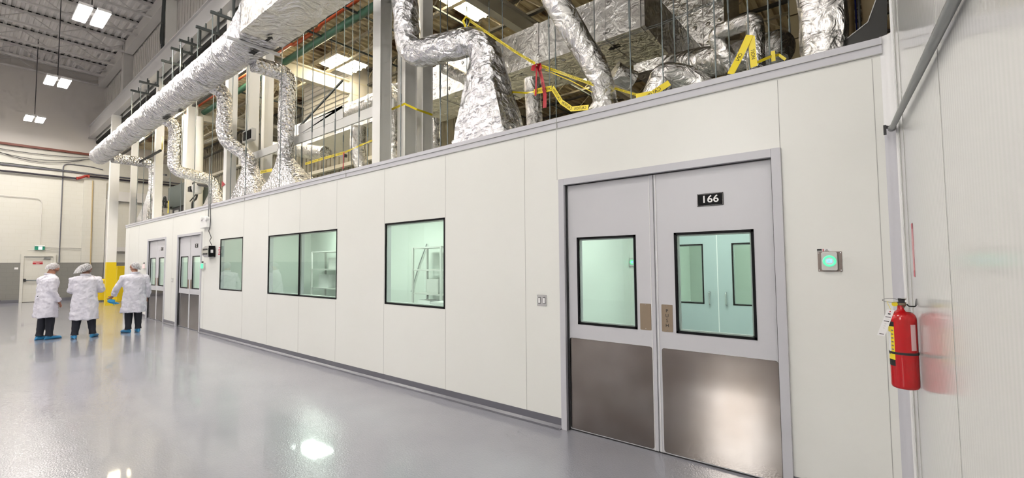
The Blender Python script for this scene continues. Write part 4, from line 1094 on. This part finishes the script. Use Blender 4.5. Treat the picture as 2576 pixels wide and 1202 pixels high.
# access reader with the green ring
def reader(ox, oy, label, full=True):
    t = thing('access_reader', label, 'reader', (ox+1.26, oy, 1.577))
    def X(v): return ox+v
    MB().box(X(1.190), X(1.330), oy-.004, oy, 1.577, 1.716).build('back_plate', M_bracketp, t)
    mb = MB(); mb.prism(rounded(X(1.213), X(1.305), 1.584, 1.713, oy-.030, .012), (0, .026, 0)); h = mb.build('housing', M_device, t, bevel=.003)
    cx, cz = X(1.260), 1.650
    ring = MB(); rs = []
    for j in range(36):
        a = 2*PI*j/36; d_ = Vector((math.cos(a), 0, math.sin(a)))
        rs.append([Vector((cx, oy-.030, cz))+d_*(.032+.0075*math.cos(b2))+Vector((0, -.006*max(0, math.sin(b2)), 0)) for b2 in [2*PI*i/10 for i in range(10)]])
    ring.rings(rs, closed=True); ring.build('lit_ring', M_ring, h, smooth=True)
    MB().lathe((cx, oy-.030, cz), [(.025, 0), (.025, .002), (.0, .0022)], 28, 'y').build('dial', M_white, h)
    s_ = MB().box(cx-.0165, cx+.0165, oy-.0335, oy-.0322, cz-.012, cz+.013).build('screen', M_screen, h)
    MB().box(cx-.004, cx, oy-.0338, oy-.0335, cz-.002, cz+.002).build('screen_mark', M_blue, s_)
    for x in (1.197, 1.323):
        for z in (1.586, 1.707): MB().lathe((X(x), oy-.004, z), [(.004, 0), (.003, .001), (.0005, .0015)], 10, 'y').build('screw', M_chrome, t)
    if full:
        t2 = thing('label_sticker', 'black, red and white label strip above the access reader', 'label', (1.23, 0, 1.72))
        MB().box(1.187, 1.272, -.0008, 0, 1.7165, 1.738).build('backing', M_white, t2)
        MB().box(1.188, 1.216, -.0014, -.0008, 1.7175, 1.737).build('black_block', M_blk_ink, t2)
        MB().box(1.190, 1.214, -.0018, -.0014, 1.719, 1.7245).build('grey_bar', M_device, t2)
        MB().box(1.221, 1.227, -.0014, -.0008, 1.7185, 1.7365).build('red_block', M_signred, t2)
        for k, (a, b_) in enumerate(((1.232, 1.258), (1.236, 1.252), (1.240, 1.250))): MB().box(a, b_, -.0014, -.0008, 1.7195+k*.006, 1.7225+k*.006).build('print_line', M_blk_ink, t2)
reader(0, 0, 'door access reader with glowing green ring right of the numbered door')
p = at(1592, 657, 'y', YB); reader(p.x-1.26, YB, 'second green-ringed reader seen through the left door glass', False)

# ------------------------------------------------------------------ right wall: conduit, mark, extinguisher
t = thing('brace_pipe', 'long grey steel pipe slanting up along the right wall', 'pipe', tuple(at(2245, 322, 'y', -.10)))
pa = at(2246, 322, 'y', -.10); pa = Vector((1.628, -.10, pa.z)); pb = atw(2400, 0, .02); pc = pb+(pb-pa)*.25
MB().cyl(pa, pc, .0155, 16).build('tube', M_gal2, t, smooth=True)
MB().cyl(pa-(pb-pa).normalized()*.02, pa+(pb-pa).normalized()*.03, .021, 16).build('end_collar', M_gal2, t, smooth=True)
mb = MB(); mb.box(1.585, 1.60, -.09, -.06, pa.z-.03, pa.z+.03); mb.bar((1.595, -.075, pa.z+.02), (1.63, -.10, pa.z), .012, .02); mb.build('clamp', M_blackm, t)
mb = MB(); mb.box(1.590, 1.615, -.089, -.061, pa.z-.018, pa.z+.018)
q0, q1 = atw(2292, 563, .001), atw(2304, 697, .001)
t = thing('warning_decal', 'narrow red outlined vertical decal on the right wall', 'decal', tuple(q0))
def wquad(mb, ya, yb_, za, zb_, off):
    mb.quad((xw(ya)-off, ya, za), (xw(yb_)-off, yb_, za), (xw(yb_)-off, yb_, zb_), (xw(ya)-off, ya, zb_))
yc = -.62; wd = .035
for nme, m_, ya, yb2, za, zb2 in (('backing', M_pinkw, yc-wd, yc+wd, q1.z, q0.z), ('top_block', M_lightred, yc-wd, yc+wd, q0.z-.03, q0.z), ('bottom_block', M_lightred, yc-wd, yc+wd, q1.z, q1.z+.035),
                                   ('left_line', M_lightred, yc-wd, yc-wd+.014, q1.z, q0.z), ('right_line', M_lightred, yc+wd-.014, yc+wd, q1.z, q0.z)):
    mb = MB(); o_ = .001 if nme == 'backing' else .0015
    mb.prism([Vector((xw(ya)-o_, ya, za)), Vector((xw(yb2)-o_, yb2, za)), Vector((xw(yb2)-o_, yb2, zb2)), Vector((xw(ya)-o_, ya, zb2))], (.0008, 0, 0)); mb.build(nme, m_, t)
EX, EY, ER = 1.616, -.662, .0600
t = thing('fire_extinguisher', 'red fire extinguisher with an inspection tag hung on the right wall', 'fire extinguisher', (EX, EY, .975))
mb = MB(); prof = [(.001, .975), (.050, .975), (.057, .980), (.060, .990), (.060, 1.335), (.0585, 1.350), (.053, 1.364), (.043, 1.374), (.030, 1.380), (.022, 1.384), (.019, 1.395), (.018, 1.412)]
mb.lathe((EX, EY, 0), prof, 40); mb.build('cylinder', M_red, t, smooth=True)
mb = MB(); mb.lathe((EX, EY, 0), [(.016, 1.41), (.020, 1.413), (.020, 1.428), (.014, 1.43)], 20); v = mb.build('valve', M_bronze, t, smooth=True)
mb = MB(); mb.bar((EX-.005, EY+.02, 1.43), (EX+.012, EY-.045, 1.452), .022, .006); mb.build('carry_handle', M_chrome, t)
mb = MB(); mb.bar((EX, EY+.02, 1.425), (EX+.025, EY-.06, 1.385), .022, .004); mb.build('lever', M_chrome, t)
MB().box(EX-.014, EX+.014, EY-.022, EY+.018, 1.425, 1.448).build('head_block', M_blackm, t)
MB().lathe((EX-.028, EY-.012, 1.418), [(.013, 0), (.013, .006), (.001, .007)], 18, 'y').build('pressure_gauge', M_ytape, t)
mb = MB(); mb.tube([Vector((EX-.045+.034*math.cos(a), EY-.02+.01*math.sin(a*2), 1.437+.010*math.sin(a))) for a in [2*PI*j/24 for j in range(25)]], .0016, 6); mb.build('safety_ring', M_gal2, t)
# wrap-round label facing the hall, strap, printed blocks
def wrap(mb, a0, a1, z0, z1, r):
    n_ = 14
    for k in range(n_):
        a, b2 = math.radians(a0+(a1-a0)*k/n_), math.radians(a0+(a1-a0)*(k+1)/n_)
        mb.quad(*[(EX+r*math.cos(q), EY+r*math.sin(q), z) for q, z in ((a, z0), (b2, z0), (b2, z1), (a, z1))])
for nme, m_, a0, a1, z0, z1, r in (('label', M_ytape, 158, 232, 1.125, 1.300, .0604), ('label_header', M_blk_ink, 158, 232, 1.300, 1.325, .0604), ('label_footer', M_blk_ink, 158, 232, 1.092, 1.125, .0604),
                                ('label_picture', M_white, 158, 212, 1.165, 1.27, .0607), ('label_mark', M_blk_ink, 190, 203, 1.150, 1.162, .0608), ('side_label', M_pinkw, 300, 326, 1.18, 1.315, .0604)):
    mb = MB(); wrap(mb, a0, a1, z0, z1, r); mb.build(nme, m_, t)
for k in range(6):
    mb = MB(); wrap(mb, 216, 228, 1.175+k*.02, 1.183+k*.02, .0608); mb.build('label_print', M_bronze, t)
mb = MB(); mb.rings([[Vector((EX+r*math.cos(2*PI*j/40), EY+r*math.sin(2*PI*j/40), z)) for j in range(40)] for r, z in ((.060, 1.155), (.0625, 1.155), (.0625, 1.167), (.060, 1.167))], cap=False); mb.build('strap', M_blackm, t, smooth=True, autos=30)
# inspection tag on a wire
tg = thing('inspection_tag', 'white inspection tag dangling from the extinguisher ring', 'tag', (EX-.085, EY-.03, 1.29))
c0 = at(2241, 779, 'y', EY-.04); c1 = at(2216, 844, 'y', EY-.04); wv = Vector((.0155, 0, -.002))
pts = [c0-wv, c0+wv, c1+wv*1.05, c1-wv*1.05]
MB().prism(pts, (0, .0008, 0)).build('card', M_text, tg)
def tagbar(u, w_, h_, m_):
    c = c0.lerp(c1, u); d_ = (c1-c0).normalized(); MB().prism([c-wv*w_-d_*h_, c+wv*w_-d_*h_, c+wv*w_+d_*h_, c-wv*w_+d_*h_], (0, -.0006, 0)).build('print_line', m_, tg)
for u, w_, h_, m_ in ((.07, .14, .004, M_redtape), (.16, .35, .003, M_blk_ink), (.28, .7, .0018, M_blk_ink), (.36, .5, .0008, M_device), (.44, .7, .002, M_blk_ink), (.54, .25, .0012, M_device), (.62, .25, .0012, M_device), (.70, .25, .0012, M_device), (.93, .6, .002, M_blk_ink)): tagbar(u, w_, h_, m_)
MB().tube([c0, Vector((EX-.06, EY-.02, 1.43)), Vector((EX-.02, EY-.01, 1.425))], .0012, 6).build('wire', M_ytape, tg)
h = atw(2307, 757, .0); hz = at(2303, 771, 'y', EY).z
t = thing('wall_hook', 'bent black wall hook above the fire extinguisher', 'hook', (h.x, h.y, hz))
MB().tube(fillet([Vector((xw(EY)-.002, EY, h.z+.008)), Vector((xw(EY)-.006, EY, hz)), Vector((EX+.028, EY, hz)), Vector((EX+.022, EY, hz+.012))], .008, 4), .0033, 8).build('bent_rod', M_blackm, t, smooth=True)
MB().box(xw(EY)-.004, xw(EY)+.001, EY-.012, EY+.012, h.z-.02, h.z+.012).build('fixing_plate', M_gal2, t)

# ------------------------------------------------------------------ right end above the parapet
y = .34
MB_ = MB(); P = [at(2104, 118, 'y', y), at(2183, 56, 'y', y), at(2206, -8, 'y', y), at(2232, -8, 'y', y), at(2232, 110, 'y', y)]
t = thing('leaning_board', 'dark board leaning behind the parapet by the right wall', 'board', (P[0].x, y, RZ))
MB_.prism(P, (0, .012, 0)); MB_.build('panel', M_graffiti, t)
mb = MB(); mb.bar(P[0]-Vector((0, .002, 0)), P[1]-Vector((0, .002, 0)), .006, .006); mb.bar(P[1]-Vector((0, .002, 0)), P[2]-Vector((0, .002, 0)), .006, .006); mb.build('light_edge', M_device, t)
y = .9
for nme, a, b_, m_, lab, cat in (('wrapped_post', 2122, 2150, M_tan, 'tan wrapped post right of the wide vertical foil duct', 'post'),
                             ('blue_pipe', 2151, 2156, M_blue, 'thin deep blue pipe near the right wall', 'pipe'), ('grey_pipe', 2158, 2166, M_gal2, 'grey pipe right beside the thin blue pipe', 'pipe'),
                             ('tan_panel', 2168, 2215, M_tan, 'tan panel behind the leaning board', 'panel')):
    xa, xb = at(a, 40, 'y', y).x, at(b_, 40, 'y', y).x
    if 'panel' in nme: mb = MB().box(xa, xb, y, y+.05, RZ, 7.9)
    else: mb = MB().cyl(((xa+xb)/2, y, RZ), ((xa+xb)/2, y, 7.9), (xb-xa)/2, 14)
    one(nme, mb, m_, lab, cat, smooth='panel' not in nme)
y = 2.2; xa, xb = at(1985, 40, 'y', y).x, at(2018, 40, 'y', y).x
t = thing('block_pier', 'tan block pier left of the wide vertical foil duct', 'pier', (xa, y, RZ))
z = RZ
while z < 7.8: MB().box(xa, xb, y, y+.3, z, z+.27).build('block', M_brick, t); z += .285

# ------------------------------------------------------------------ caution and danger tapes
def tape(label, pts, w_, m_=M_ytape, txt=None, name='caution_tape', updir=(0, 0, 1), tw=0, h_=.55):
    """ribbon through world points; its face is turned with updir; printing reads mirrored from this side"""
    pts = [Vector(p) for p in pts]
    t = thing(name, label, 'tape', tuple(pts[0]))
    up = Vector(updir); path = dense(pts, .05); n_ = len(path); rs = []
    for k, p in enumerate(path):
        d = (path[min(k+1, n_-1)]-path[max(k-1, 0)]).normalized()
        n0 = d.cross(up).normalized(); u_ = n0.cross(d).normalized()
        a = tw*math.sin(k*.55); u2 = u_*math.cos(a)+n0*math.sin(a); nn = d.cross(u2).normalized()
        hw = u2*w_/2
        rs.append([p-hw-nn*.0006, p+hw-nn*.0006, p+hw+nn*.0006, p-hw+nn*.0006])
    MB().rings(rs).build('ribbon', m_, t)
    if txt:
        L = sum((b_-a).length for a, b_ in zip(pts, pts[1:])); sp = w_*4.2; s_ = sp*.55; acc = 0
        for a, b_ in zip(pts, pts[1:]):
            seg = (b_-a).length; d = (b_-a).normalized(); u_ = d.cross(up).normalized().cross(d).normalized()
            if d.dot(RT) < 0: d_ = -d
            else: d_ = d
            if u_.z < 0: u_ = -u_
            while s_ < acc+seg-sp*.3:
                text('lettering', txt, a+d*(s_-acc), -d_, u_, w_*h_, M_blk_ink, t, lift=.0022)
                s_ += sp
            acc += seg
    return t
y = .14
tape('long yellow caution tape sloping from a rod wrap down to the red tape', [at3(1182, 52, y), at3(1240, 92, y), at3(1296, 130, y), at3(1346, 160, y+.05)], .030, txt='CAUTION', tw=.35, h_=.7)
tape('yellow caution tape running from the red tape to the slanting duct', [at3(1352, 162, y+.05), at3(1430, 190, .2), at3(1497, 214, .25)], .030, txt='CAUTION', tw=.2, h_=.7)
tape('thin twisted yellow tape strand below the long caution tape', [at3(1372, 176, .2), at3(1440, 205, .22), at3(1490, 232, .25)], .008)
tape('yellow tape wrapped and knotted round a rod above the largest elbow', [at3(1172, 70, y), at3(1165, 52, y-.03), at3(1172, 42, y), at3(1183, 48, y+.02), at3(1179, 62, y-.02), at3(1176, 78, y)], .030, tw=1.2, updir=(1, 0, 0))
tape('short flat caution tape left of the rod beside the red tape', [at3(1343, 231, .15), at3(1388, 222, .17)], .062, txt='CAUTION', h_=.5)
tape('drooping caution tape running down to the parapet from the rod', [at3(1389, 220, .17), at3(1412, 256, .15), at3(1438, 274, .12), at3(1480, 270, .05)], .052, txt='CAUTION')
tape('narrow yellow tape stretched between the largest boot and foil pipe', [at3(1284, 231, .4), at3(1325, 234, .4), at3(1343, 230, .2)], .022, tw=.8)
tape('yellow caution tape crossing low from slanting duct to fat bend', [at3(1546, 222, .4), at3(1600, 238, .2), at3(1634, 238, .1)], .022, txt='CAUTION', tw=.2)
tape('broad caution tape rising over the parapet to the fat foil bend', [at3(1600, 243, .05), at3(1640, 236, .08), at3(1684, 208, .12)], .055, txt='CAUTION', h_=.6)
tape('broad caution tape hanging from the rod by the loop duct, left leg', [at3(1886, 88, .13), at3(1862, 140, .10), at3(1838, 186, .06)], .056, txt='CAUTION', updir=(-1, 0, .3))
tape('broad caution tape hanging straight beside the loop duct rod, right leg', [at3(1890, 92, .13), at3(1893, 130, .12), at3(1897, 168, .10)], .050, txt='CAUTION', updir=(1, 0, 0))
tape('yellow perforated tape running right from the loop duct rod', [at3(1898, 160, .12), at3(1930, 146, .2), at3(1946, 140, .26), at3(1960, 138, .3), at3(1976, 150, .3)], .022, tw=.2)
tape('yellow knotted tape end on the rod right of the loop duct', [at3(1944, 128, .24), at3(1946, 154, .24)], .03, updir=(1, 0, 0))
tape('far yellow caution tape sloping up to the red ribbon', [at3(768, 412, .5), at3(818, 397, .55), at3(866, 384, .6)], .05, txt='CAUTION')
tape('thin yellow tape rising from the red ribbon to the near column', [at3(866, 384, .6), at3(905, 366, .5), at3(936, 353, .29)], .028, tw=.6)
tape('short yellow tape between the flared boots in the middle', [at3(655, 433, .5), at3(685, 427, .55)], .07, txt='CAUTION')
tape('faint yellow tape wrapped across the second near column pair', [at3(985, 275, .6), at3(1018, 261, .75), at3(1048, 275, .77), at3(1088, 289, 1.1)], .035, tw=.3)
def red(label, pts, w_, txt=None): tape(label, pts, w_, M_redtape, txt, 'danger_tape', (1, 0, 0), .25)
red('red danger tape knotted on the yellow strand, its longer right tail', [at3(1354, 164, .16), at3(1364, 200, .15), at3(1371, 240, .14), at3(1370, 271, .14)], .045, 'DANGER')
red('shorter left tail of the red danger tape', [at3(1350, 166, .15), at3(1349, 205, .14), at3(1347, 241, .13)], .026)
red('red tape knot looped over the yellow strand', [at3(1340, 178, .14), at3(1342, 168, .13), at3(1350, 160, .13), at3(1358, 163, .15), at3(1360, 175, .15)], .05)
red('small red danger ribbon hanging on the far caution tape', [at3(865, 383, .58), at3(863, 425, .58)], .045)
one('thin_cable', MB().tube([at3(1895, 152, .14), at3(1920, 163, .2), at3(1990, 167, .3)], .004, 6), M_cable, 'thin grey cable running right from the loop duct rod', 'cable')
one('thin_cable', MB().tube([at3(1896, 150, .13), at3(1903, 166, .2), at3(1925, 182, .3)], .004, 6), M_cable, 'short drooping cable under the loop duct tape', 'cable')
for k in range(2): one('stay_wire', MB().tube([at3(1500, 118-6*k, .9), at3(1665, 62-5*k, .9), at3(1815, 0-4*k, .9)], .003, 5), M_gal, ('lower', 'upper')[k]+' thin wire stretched across the rectangular duct', 'wire')
# ------------------------------------------------------------------ people
def limb(mb, pts, rs, seg=14):
    path = [Vector(p) for p in pts]; out = []; rr = []
    for i in range(len(path)-1):
        for k in range(5):
            t = k/5; out.append(path[i].lerp(path[i+1], t)); rr.append(rs[i]+(rs[i+1]-rs[i])*t)
    out.append(path[-1]); rr.append(rs[-1]); mb.tube(out, rr, seg); return mb
def person(label, loc, rz, skin, hairm, head_yaw, head_pitch, arms, feet, group_feet, lean=(0, 0), net_big=0, hem=.50, scale=1.0, hand_curl=.6):
    t = thing('person', label, 'person', loc, 'people in lab coats', rz); t.scale = (scale,)*3
    # --- body: one skinned surface (torso, neck, head, arms, hands with five fingers, legs)
    V = []; E_ = []; Rr = []
    def v(p, r, parent=None):
        V.append(Vector(p)); Rr.append(r if isinstance(r, tuple) else (r, r))
        if parent is not None: E_.append((parent, len(V)-1))
        return len(V)-1
    lx, ly = lean
    pel = v((0, 0, .93), (.13, .10)); sp = v((lx*.4, ly*.4, 1.12), (.12, .09), pel); ch = v((lx*.8, ly*.8, 1.32), (.14, .10), sp)
    nk = v((lx, ly, 1.46), .055, ch); HD = Vector((lx, ly+.01, 1.52))
    cyw, syw = math.cos(head_yaw), math.sin(head_yaw)
    def hd(x, y_, z):        # head space, y forward
        y2 = y_*math.cos(head_pitch)+z*math.sin(head_pitch); z2 = -y_*math.sin(head_pitch)+z*math.cos(head_pitch)
        return HD+Vector((x*cyw-y2*syw, x*syw+y2*cyw, z2))
    h1 = v(hd(0, .005, .03), (.058, .062), nk); h2 = v(hd(0, .02, .10), (.074, .085), h1); h3 = v(hd(0, .008, .165), (.072, .085), h2); h4 = v(hd(0, .0, .20), (.045, .05), h3)
    v(hd(0, .118, .085), .012, h2); v(hd(0, .088, .028), .020, h1)
    for s_ in (-1, 1): v(hd(s_*.085, .0, .09), .012, h2)
    for s_ in (-1, 1):
        sh, el, wr, tip = [Vector(q) for q in arms[s_]]
        a = v((lx+s_*.12, ly, 1.40), .06, ch); b_ = v(sh, .052, a); c = v(el, .042, b_); w_ = v(wr, .028, c)
        d = (tip-wr).normalized(); side = d.cross(Vector((0, 1, 0)) if abs(d.y) < .8 else Vector((1, 0, 0))).normalized(); nrm = d.cross(side).normalized()
        pm = v(wr+d*.05, (.034, .018), w_)
        for k, (off, L) in enumerate(((-.030, .070), (-.010, .080), (.010, .076), (.028, .060))):
            f1 = v(wr+d*.085+side*off, .0095, pm); f2 = v(wr+d*(.085+L*.5)+side*off*1.1+nrm*.010*hand_curl, .0085, f1); v(wr+d*(.085+L*.85)+side*off*1.1+nrm*.034*hand_curl, .0075, f2)
        th = v(wr+d*.045-side*.042+nrm*.01, .011, pm); v(wr+d*.08-side*.056+nrm*.026, .009, th)
    for s_ in (-1, 1):
        hp, kn, an, toe = [Vector(q) for q in feet[s_]]
        a = v(hp, .085, pel); b_ = v(kn, .055, a); c = v(an, .042, b_); v(toe, (.04, .03), c)
    me = bpy.data.meshes.new('body'); me.from_pydata([tuple(q) for q in V], E_, []); me.update()
    o = link(bpy.data.objects.new('body', me), t)
    md = o.modifiers.new('skin', 'SKIN'); md.use_smooth_shade = True
    for i, sv in enumerate(me.skin_vertices[0].data): sv.radius = Rr[i]; sv.use_root = (i == 0)
    sb = o.modifiers.new('subsurf', 'SUBSURF'); sb.levels = 1; sb.render_levels = 2
    me.materials.append(skin)
    # --- face features
    for s_ in (-1, 1):
        mb = MB(); c = hd(s_*.032, .098, .105); mb.rings([[c+Vector((r_*math.cos(a), r_*math.sin(a)*.6, z)) for a in [2*PI*j/8 for j in range(8)]] for r_, z in ((.002, -.008), (.010, 0), (.002, .008))]); mb.build('eye', M_black, t, local=True)
    mb = MB(); mb.bar(hd(-.024, .094, .045), hd(.024, .094, .045), .008, .008); mb.build('mouth', M_signred, t, local=True)
    # --- hair and net
    def cap(name, m, off, zlo, back, puff=0, amp=.004):
        mb = MB(); rs = []; N = 20
        for k in range(9):
            f = k/8; ring = []
            for j in range(N):
                a = 2*PI*j/N; ph = PI/2*(1-f*(1.14+zlo-.50*max(0, math.sin(a))**.7)); r_ = math.cos(ph); bk = max(0, -math.sin(a))
                p_ = hd((.082+off)*r_*math.cos(a)*(1+.05*puff), .004+(.098+off)*r_*math.sin(a)-bk*puff*.06*f-.012*f, .115+(.106+off)*math.sin(ph)-bk*back*f)
                ring.append(p_+Vector((noise.noise(p_*22), noise.noise(p_*22+Vector((9, 0, 0))), noise.noise(p_*22+Vector((0, 9, 0)))))*amp)
            rs.append(ring)
        mb.rings(rs, cap=False); o = mb.build(name, m, t, local=True, smooth=True)
        s2 = o.modifiers.new('thickness', 'SOLIDIFY'); s2.thickness = .003; s2.offset = 1
        return o
    cap('hair', hairm, .000, 0, .045)
    cap('hair_net', M_net, .012, .10, .030+.07*net_big, .3+net_big*2.2, .006)
    # --- lab coat: torso and sleeves voxel-merged into one cloth surface
    mb = MB(); rs = []; prof = [(hem, .255, .185), (hem+.12, .25, .18), (.78, .235, .17), (.95, .225, .16), (1.10, .215, .15), (1.25, .222, .15), (1.36, .225, .135), (1.425, .185, .11), (1.46, .10, .085), (1.485, .075, .075)]
    NS = 40
    for z, hx, hy in prof:
        q = max(0, (z-.93)/.5); cx_, cy2 = lx*min(1, q), ly*min(1, q); ring = []
        for j in range(NS):
            a = 2*PI*j/NS; c_, s_ = math.cos(a), math.sin(a); x_, y_ = hx*math.copysign(abs(c_)**.85, c_), hy*math.copysign(abs(s_)**.85, s_)
            if z < 1.0:
                fold = 1+.045*math.sin(a*5+z*3)+.03*math.sin(a*9+1.3); x_ *= fold; y_ *= fold
                if abs(x_) < .035 and y_ < 0: y_ += .05*(1.0-z)      # back vent
            ring.append(Vector((cx_+x_, cy2+y_, z)))
        rs.append(ring)
    mb.rings(rs)
    for s_ in (-1, 1):
        sh, el, wr, tip = [Vector(q) for q in arms[s_]]
        limb(mb, [(lx+s_*.10, ly, 1.36), sh, el, wr+(wr-el).normalized()*.0], [.085, .080, .068, .058], 16)
    o = mb.build('lab_coat', M_coat, t, local=True, smooth=True)
    rm = o.modifiers.new('remesh', 'REMESH'); rm.mode = 'VOXEL'; rm.voxel_size = .013; rm.use_smooth_shade = True
    sm = o.modifiers.new('smooth', 'SMOOTH'); sm.iterations = 5; sm.factor = .6
    tx = bpy.data.textures.get('cloth_folds') or bpy.data.textures.new('cloth_folds', 'CLOUDS'); tx.noise_scale = .11; tx.noise_depth = 3
    dm = o.modifiers.new('folds', 'DISPLACE'); dm.texture = tx; dm.strength = .055; dm.mid_level = .5; dm.texture_coords = 'LOCAL'
    mb = MB(); mb.tube([Vector((lx+.082*math.cos(a), ly-.005+.078*math.sin(a), 1.478+.016*-math.sin(a))) for a in [2*PI*j/20 for j in range(21)]], .017, 8); mb.build('collar', M_coat, t, local=True, smooth=True)
    # --- trousers
    mb = MB()
    for s_ in (-1, 1):
        hp, kn, an, toe = [Vector(q) for q in feet[s_]]
        path = []; rr = []
        for k in range(17):
            u_ = k/16; p_ = hp.lerp(kn, u_*2) if u_ < .5 else kn.lerp(an, u_*2-1); path.append(p_); rr.append(.098-.034*u_+(.006*math.sin(u_*40) if u_ > .75 else 0)+.004*math.sin(u_*13))
        mb.tube(path, rr, 16)
    mb.lathe((0, 0, 0), [(.10, .80), (.15, .86), (.155, .98), (.14, 1.02)], 20)
    mb.build('trousers', M_pants, t, local=True, smooth=True)
    # --- elasticated shoe covers
    for s_ in (-1, 1):
        hp, kn, an, toe = [Vector(q) for q in feet[s_]]
        d = (Vector((toe.x, toe.y, 0))-Vector((an.x, an.y, 0))).normalized(); x_ = Vector((d.y, -d.x, 0)); rs = []
        for k in range(13):
            u_ = k/12; c = Vector((an.x, an.y, 0))+d*(-.085+.31*u_)
            w_ = .052*math.sqrt(max(.02, 1-(2*u_-1)**4))*(.85+.3*u_); hh = (.105-.045*u_)*math.sqrt(max(.03, 1-(2*u_-1)**6)); ring = []
            for j in range(14):
                a = 2*PI*j/14; p_ = c+x_*w_*math.cos(a)+Vector((0, 0, max(.001, hh*.5+hh*.55*math.sin(a))))
                if p_.z > .01: p_ += Vector((noise.noise(p_*30), noise.noise(p_*30+Vector((4, 0, 0))), noise.noise(p_*30+Vector((0, 4, 0)))))*.010
                p_.z = max(p_.z, .001); ring.append(p_)
            rs.append(ring)
        MB().rings(rs).build('shoe_cover', M_shoe, t, local=True, smooth=True)
    return t
def legs(l, r, yaw_l=0, yaw_r=0):
    out = {}
    for s_, (fx, fy), yw in ((-1, l, yaw_l), (1, r, yaw_r)):
        an = Vector((fx, fy, .085)); hp = Vector((s_*.085, 0, .88)); kn = hp.lerp(an, .5)+Vector((0, .025, 0))
        out[s_] = (hp, kn, an, an+Vector((-math.sin(yw)*.16, math.cos(yw)*.16, -.05)))
    return out
# person 1, seen from behind his right side, facing the two others
person('grey-haired person in white lab coat, leftmost, seen in profile facing right', (-13.30, -2.55, 0), math.radians(22), M_skin, M_hairg, math.radians(-6), math.radians(22),
       {1: ((.205, .0, 1.36), (.225, -.01, 1.08), (.215, .12, .86), (.21, .16, .77)), -1: ((-.20, .0, 1.36), (-.23, .02, 1.08), (-.20, .14, .87), (-.18, .18, .78))},
       legs((-.07, -.06), (.08, .04), .1, -.1), None, lean=(0, .05), hem=.50)
# person 2, back to the camera, arms folded in front, head turned right
person('person in white lab coat with loose hairnet, middle one, back turned, arms folded', (-12.86, -1.96, 0), math.radians(80), M_skind, M_hair, math.radians(-48), math.radians(4),
       {1: ((.215, .0, 1.365), (.305, .05, 1.12), (.16, .25, 1.08), (.06, .31, 1.10)), -1: ((-.215, .0, 1.365), (-.245, .04, 1.11), (-.14, .25, 1.05), (-.05, .30, 1.05))},
       legs((-.15, .0), (.16, .02), .15, -.35), None, net_big=1, hem=.43, scale=.985)
# person 3, back turned, head to the left, left hand holding blue gloves
P3 = person('rightmost person in white lab coat near the doors, holding blue gloves low', (-13.02, -1.03, 0), math.radians(88), M_skin, M_hair, math.radians(52), math.radians(-2),
       {-1: ((-.215, .0, 1.365), (-.325, .06, 1.12), (-.37, .16, .92), (-.43, .21, .86)), 1: ((.215, .0, 1.365), (.285, .03, 1.08), (.27, .10, .86), (.265, .14, .77))},
       legs((-.09, .03), (.10, .0), .45, 0), None, hem=.50)
# the gloves held in the left hand of person 3
M3 = P3.matrix_basis if P3.rotation_euler.z == 0 else Matrix.Translation(P3.location) @ Matrix.Rotation(math.radians(88), 4, 'Z')
gc = M3 @ Vector((-.41, .20, .81))
t = thing('disposable_gloves', 'bunched blue gloves held in the left hand of the rightmost person', 'gloves', tuple(gc))
mb = MB(); rs = []
for k in range(9):
    u_ = k/8; c = gc+Vector((0, .09*u_-.03, -.11*u_+.03)); r_ = .012+.05*math.sin(PI*min(1, u_*1.05+.05))
    rs.append([crumple(c+Vector((math.cos(a)*r_*.6, math.sin(a)*r_, math.sin(a)*r_*.4)), c, .03, 18) for a in [2*PI*j/14 for j in range(14)]])
mb.rings(rs); mb.build('crumpled_palm', M_glove, t, smooth=True)
for k in range(4):
    a = gc+Vector((0, .02+.02*k, -.05)); MB().tube([a, a+Vector((.01*k-.02, .03+.012*k, -.035)), a+Vector((.0, .05+.01*k, -.07+.012*k))], [.012, .011, .005], 8).build('glove_finger', M_glove, t, smooth=True)
# ------------------------------------------------------------------ render settings
w = bpy.data.worlds.new('world'); sc.world = w; w.use_nodes = True
w.node_tree.nodes['Background'].inputs[0].default_value = (.8, .9, 1, 1)
w.node_tree.nodes['Background'].inputs[1].default_value = .2
sc.view_settings.view_transform = 'Standard'; sc.view_settings.look = 'None'; sc.view_settings.gamma = 1
sc.view_settings.use_curve_mapping = False
sc.view_settings.exposure = EXPO
c = sc.cycles
c.use_denoising = True
c.max_bounces = 7; c.diffuse_bounces = 4; c.glossy_bounces = 4; c.transparent_max_bounces = 12; c.transmission_bounces = 4
c.sample_clamp_indirect = 8; c.sample_clamp_direct = 0; c.caustics_reflective = False; c.caustics_refractive = False
c.use_light_tree = True
c.use_adaptive_sampling = True; c.adaptive_threshold = .1; c.adaptive_min_samples = 12
